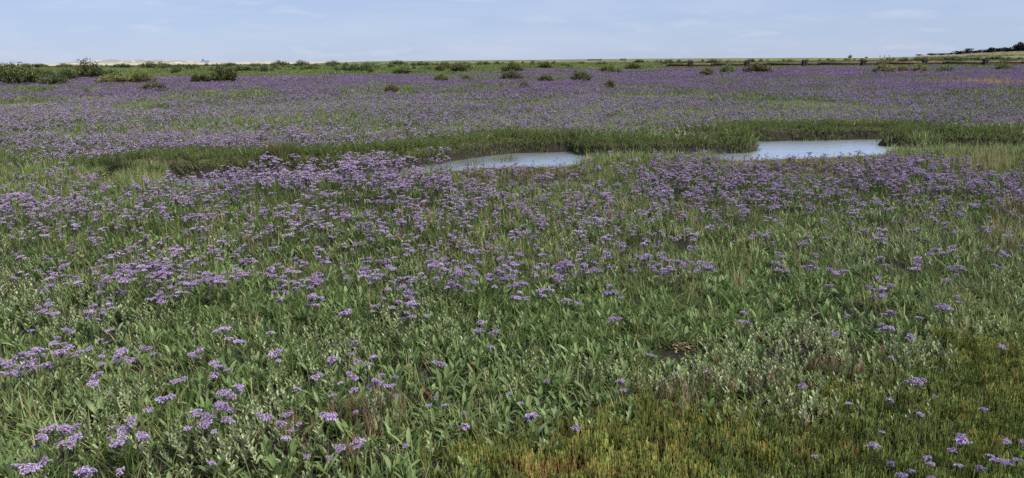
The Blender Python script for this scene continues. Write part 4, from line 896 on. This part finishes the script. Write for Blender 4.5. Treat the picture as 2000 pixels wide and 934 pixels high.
SHRUBS = [(40, 163, 78, 34, 'd', "big dark rounded shrub near the left edge"), (8, 152, 44, 24, 'd', "shrub cut by the left picture edge"), (175, 152, 72, 30, 'd', "tallest dark bushy shrub of the left group under the dunes"), (133, 156, 44, 20, 'd', "dark shrub just left of the tallest one in the left group"),
 (105, 163, 55, 14, 'g', "low green shrub right of the big left-edge shrub"), (93, 150, 28, 13, 'd', "small dark shrub between the big left-edge one and the tallest"), (225, 162, 75, 15, 'o', "wide low yellow-green shrub, left half of the pair below the dunes"), (275, 161, 55, 17, 'o', "wide low yellow-green shrub, right half of the pair below the dunes"),
 (302, 174, 62, 12, 'o', "low olive shrub in front of the yellow-green pair"), (438, 160, 58, 28, 'd', "dark spiky shrub standing alone left of centre"), (392, 159, 48, 14, 'o', "low olive shrub just left of the dark spiky one"), (342, 142, 20, 9, 'd', "small dark shrub under the blue hut"), (170, 180, 14, 10, 'o', "tiny olive shrub in the lavender at left"),
 (785, 144, 38, 13, 'd', "dark shrub left of centre behind the far lavender"), (723, 141, 16, 8, 'd', "tiny dark shrub left of the centre-left one"), (716, 135, 70, 12, 'd', "wide dark shrub on the skyline left of centre"), (776, 128, 36, 9, 'd', "dark skyline shrub left of centre"), (860, 138, 24, 10, 'o', "small olive shrub at centre-left"),
 (897, 139, 46, 15, 'o', "olive shrub left of the central shrub"), (1001, 141, 48, 17, 'o', "largest olive shrub near the picture centre"), (1000, 153, 56, 13, 'o', "olive shrub directly before the largest central one"), (862, 157, 33, 12, 'o', "small olive shrub in the lavender left of centre"), (911, 156, 30, 9, 'o', "low faint olive shrub in the lavender at centre"),
 (1066, 158, 36, 11, 'o', "low dark-olive shrub right of the central pair"), (1135, 157, 52, 18, 'o', "dense olive shrub standing foremost right of centre"), (1065, 134, 32, 11, 'o', "olive shrub behind and right of the largest central one"), (1187, 142, 34, 14, 'o', "bright yellow-olive shrub right of centre"), (1208, 140, 22, 8, 'g', "green shrub touching the bright yellow-olive one"),
 (1235, 135, 40, 11, 'd', "dark brownish shrub right of the bright yellow-olive one"), (1135, 127, 24, 6, 'd', "small skyline shrub right of centre"), (1175, 128, 28, 7, 'd', "small skyline shrub below the timber frame"), (1024, 169, 22, 9, 'b', "small brown bush in the lavender at centre"), (1191, 168, 26, 11, 'b', "brown scrubby bush in the lavender right of centre"),
 (765, 176, 34, 10, 'b', "brown low bush in the lavender left of centre"), (1306, 127, 26, 8, 'd', "dark shrub at the left end of the pipe"), (1247, 123, 22, 6, 'd', "tiny dark skyline shrub left of the pipe's end"), (1382, 146, 32, 12, 'o', "left one of three shrubs before the pipe's left part"), (1421, 143, 32, 15, 'g', "middle one of three shrubs before the pipe's left part"),
 (1478, 143, 54, 17, 'o', "yellowish shrub, right one of three before the pipe's left part"), (1391, 127, 26, 10, 'd', "dark shrub behind the pipe's left part"), (1335, 126, 30, 6, 'g', "green shrub behind the pipe's left end"), (1468, 121, 14, 5, 'd', "tiny shrub far behind the pipe"), (1728, 141, 46, 14, 'o', "wide shrub hiding the pipe, leftmost of the right-hand row"),
 (1764, 139, 26, 10, 'o', "small shrub second in the right-hand row before the pipe"), (1796, 142, 38, 16, 'o', "rounded shrub in the middle of the right-hand row"), (1846, 140, 37, 10, 'g', "low green shrub fourth in the right-hand row"), (1959, 136, 30, 12, 'd', "dark shrub under a pipe support near the right edge"), (1765, 126, 26, 12, 'b', "brownish shrub behind the pipe at a support"),
 (1797, 120, 36, 7, 'g', "green bush low on the slope behind the pipe, left one"), (1849, 120, 46, 9, 'g', "wide green bush in the middle of the slope behind the pipe"), (1903, 119, 30, 8, 'g', "green bush on the slope below the dark pine belt"), (1945, 117, 34, 7, 'g', "green bush high on the slope near the right edge"), (1975, 121, 26, 6, 'g', "low green bush on the slope at the right edge"),
 (650, 128, 30, 8, 'd', "skyline shrub left of the wide dark one"), (590, 131, 34, 11, 'd', "dark skyline shrub right of the dunes"), (548, 130, 36, 10, 'd', "dark skyline shrub under the low second dune"), (610, 136, 34, 9, 'd', "shrub below the skyline row left of centre"), (500, 131, 30, 7, 'd', "low skyline shrub right of the spiky one"), (450, 128, 26, 5, 'd', "small skyline shrub right of the blue hut"),
 (365, 134, 30, 8, 'd', "skyline shrub below the blue hut"), (318, 134, 34, 11, 'd', "dark skyline shrub below the dunes, third from the tallest"), (293, 135, 34, 13, 'd', "dark skyline shrub below the dunes, second from the tallest"), (240, 134, 40, 9, 'd', "skyline shrub just right of the tallest left shrub"), (128, 132, 36, 7, 'd', "skyline shrub left of the tallest left shrub"),
 (75, 131, 34, 6, 'd', "skyline shrub at left with ragged top"), (52, 132, 30, 7, 'd', "skyline shrub above the big left-edge shrub"), (18, 132, 28, 6, 'd', "skyline shrub at the far left"), (70, 150, 34, 16, 'g', "green bush behind the big left-edge shrub"), (215, 148, 50, 12, 'g', "green bush right below the tallest left shrub"), (480, 138, 60, 8, 'g', "long low green bush right of the spiky shrub"),
 (690, 139, 50, 8, 'g', "long low green bush below the wide dark skyline one"), (830, 131, 40, 8, 'g', "green skyline bush left of the olive one"), (945, 128, 30, 6, 'd', "small dark skyline bush at centre"), (1100, 131, 36, 6, 'g', "low green bush right of centre on the skyline")]
for px, py, w, h, kd, lb in SHRUBS:
    p = at(px, py, .2); d = p[1]
    if d > 260 or d < 0: p = at_dist(px, py, 260); d = 260
    s = d / F_PX; m = pick(KIND[kd]); o = link("marsh_shrub", None, loc=(p[0], p[1], max(p[2] - .2, 0) - .03), rot=(0, 0, U(0, 6.28))); tag(o, lb, "shrub", "shrubs of the marsh")
    sc = (w * s * 1.08, w * s * U(.75, 1.05), h * s * 1.12 + .25)
    for nm, me in zip(("branches", "crown"), m): link(nm, me, o, scale=sc)
def scrub():
    """far low scrub that closes the view under the horizon"""
    x, y = scatter(110, 330, .012, 5); keep = (x < -6 + .0 * y) | (y > 180); x, y = x[keep], y[keep]; n = fbm(x / 30, y / 40, 121, 3); k = n > .46; x, y = x[k], y[k]
    Ms = []
    for kd in ('d', 'd', 'g', 'o'):
        a = KIND[kd][0][1].copy(); Ms.append(a)
    instancer("distant_scrub", Ms, x, y, np.zeros(len(x)) - .05, rng.integers(0, 4, len(x)), U(.7, 1.6, len(x)), "low dark scrub far off under the horizon", "scrub")
scrub()

# ------------------------------------------------------------------ trees on the ridge at right
def tree_meshes(cols, n=60):
    t, c = MB(), MB(); tube(t, [(0, 0, -.1), (.02, 0, .25), (0, .02, .55)], [.05, .04, .02], (0.05, 0.04, 0.035), 6)
    for k in range(9):
        a = k * 2.4; tube(t, [(0, 0, .2 + .03 * k), (math.cos(a) * .18, math.sin(a) * .18, .42 + .03 * k), (math.cos(a) * .33, math.sin(a) * .33, .55 + .03 * k)], [.02, .012, .005], (0.05, 0.04, 0.035), 4)
    for _ in range(n):
        th = U(0, 6.28); q = math.sqrt(U(0, 1)); z = U(.18, .95); r = .5 * math.sin(min(1, (z - .1) / .5) * math.pi / 2) * (1 if z < .6 else math.sqrt(max(0, 1 - ((z - .6) / .42) ** 2)))
        cc = np.array([math.cos(th) * q * r, math.sin(th) * q * r, z]); col = jit(pick(cols), .35)
        for _ in range(26):
            p = cc + rng.normal(0, .05, 3); al = U(0, 6.28); e = U(-.6, 1.3); d = np.array([math.cos(al) * math.cos(e), math.sin(al) * math.cos(e), math.sin(e)]); s = np.cross(d, (.1, .2, 1)); s /= np.linalg.norm(s) + 1e-9
            small_leaf(c, p, d, s, U(.07, .13), U(.05, .08), jit(col, .15))
    return t.mesh("trunk", M_TWIG), c.mesh("crown", M_LEAF)
TR = [tree_meshes([(0.02, 0.026, 0.02), (0.028, 0.034, 0.024), (0.018, 0.02, 0.02)]) for _ in range(3)]
for px, py, w, top, lb in [(1795, 108.6, 12, 106.4, "tiny dark pine bush at the left tip of the pine belt"), (1820, 108, 18, 104.5, "low dark pine second from the left tip of the belt"), (1838, 107.5, 20, 104.6, "low dark pine third from the left tip of the belt"), (1853, 106.8, 16, 104.3, "low dark pine left of the first taller one"),
        (1870, 106, 20, 100.3, "dark pine with a bare pole beside it in the belt"), (1882, 105.5, 14, 101.8, "small dark pine just left of the domed one"), (1892, 105, 16, 95.5, "domed dark pine standing clear in the belt"), (1908, 104.6, 22, 99, "dark pine right of the domed one"), (1922, 104, 22, 97.5, "dark pine in the middle of the right belt"),
        (1938, 103.5, 18, 93.6, "pointed taller dark pine in the right belt"), (1949, 103, 18, 95, "dark pine just right of the pointed one"), (1962, 102.5, 20, 93.3, "rounded dark pine in the right belt"), (1974, 102, 20, 95, "dark pine left of the tall right-edge tree"), (1986, 101.5, 22, 90, "dark pine leaning against the tall right-edge tree"), (1996, 101, 26, 84, "tallest dark tree at the right edge"), (2015, 100.5, 30, 86, "dark tree cut by the right edge")]:
    Y = 512; a, b = at_dist(px, py, Y), at_dist(px, top, Y); w_ = w / F_PX * Y * 1.15; h = b[2] - a[2]
    o = link("pine_tree", None, loc=(a[0], Y, a[2] - h * .3), rot=(0, 0, U(0, 6.28))); tag(o, lb, "tree", "dark pine belt on the ridge")
    for nm, me in zip(("trunk", "crown"), pick(TR)): link(nm, me, o, scale=(w_, w_, h * 1.33))
def ridge_straw():
    n = 500; px = U(1790, 2060, n); t = U(0, 1, n); X, Y, Z = [], [], []
    for a, b in zip(px, t):
        y = 486 + b * 20; crest = np.interp(a, [1765, 1850, 1900, 1950, 2000, 2200], [111.3, 108.5, 105, 102.5, 100.5, 96]); c = at_dist(a, crest, 520); V = (y - 520) / 60
        X.append(c[0] * y / 520); Y.append(y); Z.append(max(c[2], .02) * math.cos(V * math.pi / 2) ** 1.3 - .1)
    St = [patch(1.6, 200, .8, .1, [(0.34, 0.3, 0.19), (0.28, 0.26, 0.15)], 0) for _ in range(2)]
    instancer("dune_grass", St, np.array(X), np.array(Y), np.array(Z), rng.integers(0, 2, n), U(.8, 1.2, n), "pale straw grass along the ridge under the pines", "grass")
ridge_straw()

# ------------------------------------------------------------------ rusty pipeline across the marsh at right
def pipeline():
    Y = 133.0; zc = .62; r = .23; root = link("rusty_pipeline", None, loc=(0, Y, 0)); tag(root, "long rusty steel pipeline on low trestles crossing the marsh at right", "pipeline")
    X = lambda px: (px - 1000) / F_PX * Y * math.cos(ROLL) * 1.03
    sup = [1333, 1437, 1543, 1652, 1765, 1877, 1955, 2050]; fl = [1290, 1372, 1470, 1570, 1678, 1800, 1905, 1945, 2020, 2110]
    rust = [(0.065, 0.030, 0.02), (0.05, 0.026, 0.02), (0.08, 0.036, 0.023)]
    for a, b in zip(fl[:-1], fl[1:]):
        mb = MB(); tube(mb, [(X(a) + .12, 0, zc), ((X(a) + X(b)) / 2, 0, zc - .015), (X(b) - .12, 0, zc)], [r, r, r], jit(pick(rust)), 14); link("pipe_section", mb.mesh("pipe_section", M_RUST, True), root)
    for a in fl:
        mb = MB(); tube(mb, [(X(a) - .13, 0, zc), (X(a) - .02, 0, zc)], [r * 1.35] * 2, (0.06, 0.03, 0.02), 14); tube(mb, [(X(a) + .02, 0, zc), (X(a) + .13, 0, zc)], [r * 1.35] * 2, (0.06, 0.03, 0.02), 14); link("flange", mb.mesh("flange", M_RUST), root)
    for a in sup:
        mb = MB(); c = (0.035, 0.03, 0.026)
        for s in (-1, 1):
            box(mb, (X(a) + s * .2, -.36, .6), (.26, .2, U(1.2, 1.4)), jit(c), .1 * s); box(mb, (X(a) + s * .2, .36, .65), (.26, .2, U(1.25, 1.45)), jit(c), -.1 * s)
        box(mb, (X(a), 0, .28), (.7, .95, .16), c); box(mb, (X(a), 0, 1.0), (.75, 1.0, .12), c); link("trestle", mb.mesh("trestle", M_WOOD), root)
    mb = MB(); box(mb, (X(1923), 0, zc + r + .06), (X(1935) - X(1912), .3, .12), (0.04, 0.03, 0.025)); link("walk_board", mb.mesh("walk_board", M_WOOD), root)
pipeline()

# ------------------------------------------------------------------ far small things
def far_things():
    # blue lookout on the dunes
    a = at_dist(402, 124.6, 820); s = 820 / F_PX; root = link("lookout_hut", None, loc=(a[0], 820, a[2])); tag(root, "small hazy blue hut with a lookout post at the end of the dunes", "hut"); c = (0.17, 0.27, 0.36)
    mb = MB(); box(mb, (3.2 * s, 0, 1.0), (5.2 * s, 3.4, 3.0), c); link("wall", mb.mesh("wall", M_PAINT), root)
    mb = MB(); tube(mb, [(.5 * s, 0, 2.5), (5.9 * s, 0, 2.5)], [.95, .95], (0.1, 0.18, 0.27), 10); link("roof", mb.mesh("roof", M_PAINT), root)
    mb = MB(); box(mb, (-4.2 * s, 0, 2.9), (8.4 * s, 3, .5), (0.09, 0.19, 0.31)); 
    link("deck", mb.mesh("deck", M_PAINT), root)
    mb = MB(); box(mb, (-4.6 * s, 0, 3.9), (2.2 * s, 1.4, 1.5), (0.08, 0.18, 0.32)); box(mb, (-4.2 * s, 0, 4.75), (3.4 * s, 2.0, .25), (0.08, 0.16, 0.28)); link("cabin", mb.mesh("cabin", M_PAINT), root)
    for q in (-7.6, -5.4, -3.0, -1.2):
        mb = MB(); box(mb, (q * s, 0, .9), (.35, .35, 3.6), (0.1, 0.18, 0.28)); link("leg", mb.mesh("leg", M_PAINT), root)
    # boat aground on the skyline
    Y = 512; s = Y / F_PX; a = at_dist(1660, 113.9, Y); root = link("fishing_boat", None, loc=(a[0], Y, a[2])); tag(root, "small dark boat with a mast on the skyline left of the walkers", "boat"); mb = MB()
    L, B = 7 * s, 1.0; secs = [(-.5, .75, .75), (-.25, 1, .7), (.1, 1, .72), (.35, .7, .85), (.5, .05, 1.05)]; vs_, fs = [], []
    for t, b, h in secs: vs_ += [(t * L, -B * b * .5, 0), (t * L, -B * b, h * 1.5), (t * L, B * b, h * 1.5), (t * L, B * b * .5, 0)]
    for i in range(4):
        for k in range(4): fs.append((i * 4 + k, i * 4 + (k + 1) % 4, i * 4 + 4 + (k + 1) % 4, i * 4 + 4 + k))
    fs += [(3, 2, 1, 0), (16, 17, 18, 19)]; mb.add(vs_, fs, (0.045, 0.045, 0.06)); link("hull", mb.mesh("hull", M_PAINT), root)
    mb = MB(); box(mb, (-.08 * L, 0, 1.55), (.24 * L, 1.2, 1.0), (0.1, 0.1, 0.13)); link("wheelhouse", mb.mesh("wheelhouse", M_PAINT), root)
    mb = MB(); tube(mb, [(-.05 * L, 0, 1.5), (-.05 * L, 0, 4.6)], [.07, .04], (0.1, 0.1, 0.1), 5); link("mast", mb.mesh("mast", M_WOOD), root)
    mb = MB(); box(mb, (.32 * L, 0, 1.6), (.1 * L, .9, .7), (0.09, 0.09, 0.11)); link("winch", mb.mesh("winch", M_PAINT), root)
    # domed bush beside it
    a = at_dist(1692, 113.6, 510); o = link("marsh_shrub", None, loc=(a[0], 510, a[2] - .1)); tag(o, "dark domed bush on the skyline between the boat and the walkers", "shrub", "shrubs of the marsh")
    for nm, me in zip(("branches", "crown"), KIND['d'][1]): link(nm, me, o, scale=(2.3, 2, 1.1))
    # timber frames on the skyline
    Y = 300; s = Y / F_PX; a = at_dist(1217, 118.2, Y); root = link("timber_platform", None, loc=(a[0], Y, a[2])); tag(root, "low table-like timber frame on the skyline right of centre", "platform"); c = (0.05, 0.04, 0.035)
    mb = MB(); box(mb, (0, 0, .55), (11.5 * s, .9, .28), c); link("deck", mb.mesh("deck", M_WOOD), root)
    for k in range(6):
        mb = MB(); box(mb, ((-5.4 + 2.16 * k) * s, 0, .15), (.16, .7, .6), c); link("leg", mb.mesh("leg", M_WOOD), root)
    a = at_dist(1161, 118.6, Y); root = link("timber_fence", None, loc=(a[0], Y, a[2])); tag(root, "row of short dark timber posts with a rail on the skyline right of centre", "fence")
    mb = MB(); box(mb, (0, 0, .45), (26 * s, .12, .14), c); link("rail", mb.mesh("rail", M_WOOD), root)
    for k in range(14):
        mb = MB(); box(mb, ((-12.6 + 1.94 * k) * s, .14, .3), (.2, .14, U(.6, .95)), jit(c)); link("post", mb.mesh("post", M_WOOD), root)
far_things()

def person(px, py, label, coat, stride, lean):
    Y = 516; a = at_dist(px, py, Y); k = 1.75
    J = {'pelvis': (0, 0, .53), 'chest': (lean, 0, .72), 'neck': (lean * 1.2, 0, .84), 'head': (lean * 1.5, 0, .92), 'top': (lean * 1.6, 0, .985),
         'sl': (lean, .10, .80), 'el': (lean - .03, .13, .64), 'wl': (lean + .05, .12, .50), 'sr': (lean, -.10, .80), 'er': (lean + .03, -.13, .64), 'wr': (lean + .10, -.12, .52),
         'hl': (0, .05, .50), 'kl': (stride * .5, .05, .27), 'al': (stride * .7, .05, .04), 'tl': (stride * .7 + .08, .05, .015), 'hr': (0, -.05, .50), 'kr': (-stride * .2, -.05, .27), 'ar': (-stride, -.05, .05), 'tr': (-stride + .08, -.05, .015)}
    E = [('pelvis', 'chest'), ('chest', 'neck'), ('neck', 'head'), ('head', 'top'), ('chest', 'sl'), ('sl', 'el'), ('el', 'wl'), ('chest', 'sr'), ('sr', 'er'), ('er', 'wr'), ('pelvis', 'hl'), ('hl', 'kl'), ('kl', 'al'), ('al', 'tl'), ('pelvis', 'hr'), ('hr', 'kr'), ('kr', 'ar'), ('ar', 'tr')]
    Rr = {'pelvis': .075, 'chest': .085, 'neck': .035, 'head': .052, 'top': .04, 'sl': .04, 'sr': .04, 'el': .03, 'er': .03, 'wl': .02, 'wr': .02, 'hl': .055, 'hr': .055, 'kl': .037, 'kr': .037, 'al': .025, 'ar': .025, 'tl': .02, 'tr': .02}
    names = list(J); m = bpy.data.meshes.new("person"); m.from_pydata([tuple(q * k for q in J[n]) for n in names], [(names.index(p), names.index(q)) for p, q in E], [])
    ca = m.color_attributes.new("col", 'FLOAT_COLOR', 'POINT'); ca.data.foreach_set('color', np.tile(np.array([*coat, 1], np.float32), len(names)))
    m.materials.append(M_CLOTH); o = link("person", m, loc=(a[0], Y, a[2])); o.modifiers.new("skin", 'SKIN'); o.modifiers.new("smooth", 'SUBSURF').levels = 1
    if not m.skin_vertices: m.skin_vertices
    bpy.context.view_layer.objects.active = o
    for n_, sv in zip(names, m.skin_vertices[0].data): sv.radius = (Rr[n_] * k, Rr[n_] * k); sv.use_root = n_ == 'pelvis'
    tag(o, label, "person", "walkers on the skyline")
    mb = MB(); 
    box(mb, ((lean - .12) * k, 0, .74 * k), (.11 * k, .2 * k, .24 * k), (0.04, 0.04, 0.05)); pk = link("backpack", mb.mesh("backpack", M_CLOTH), o)
try:
    person(1718.5, 113.3, "walker in dark clothes on the skyline, left of three", (0.03, 0.03, 0.04), .16, .02)
    person(1727, 113.2, "walker in dark clothes on the skyline, middle of three", (0.035, 0.03, 0.045), .13, .03)
    person(1736.5, 112.8, "walker in dark clothes on the skyline, right of three", (0.03, 0.035, 0.04), .17, .02)
except Exception as e:
    print("PERSON", e); raise
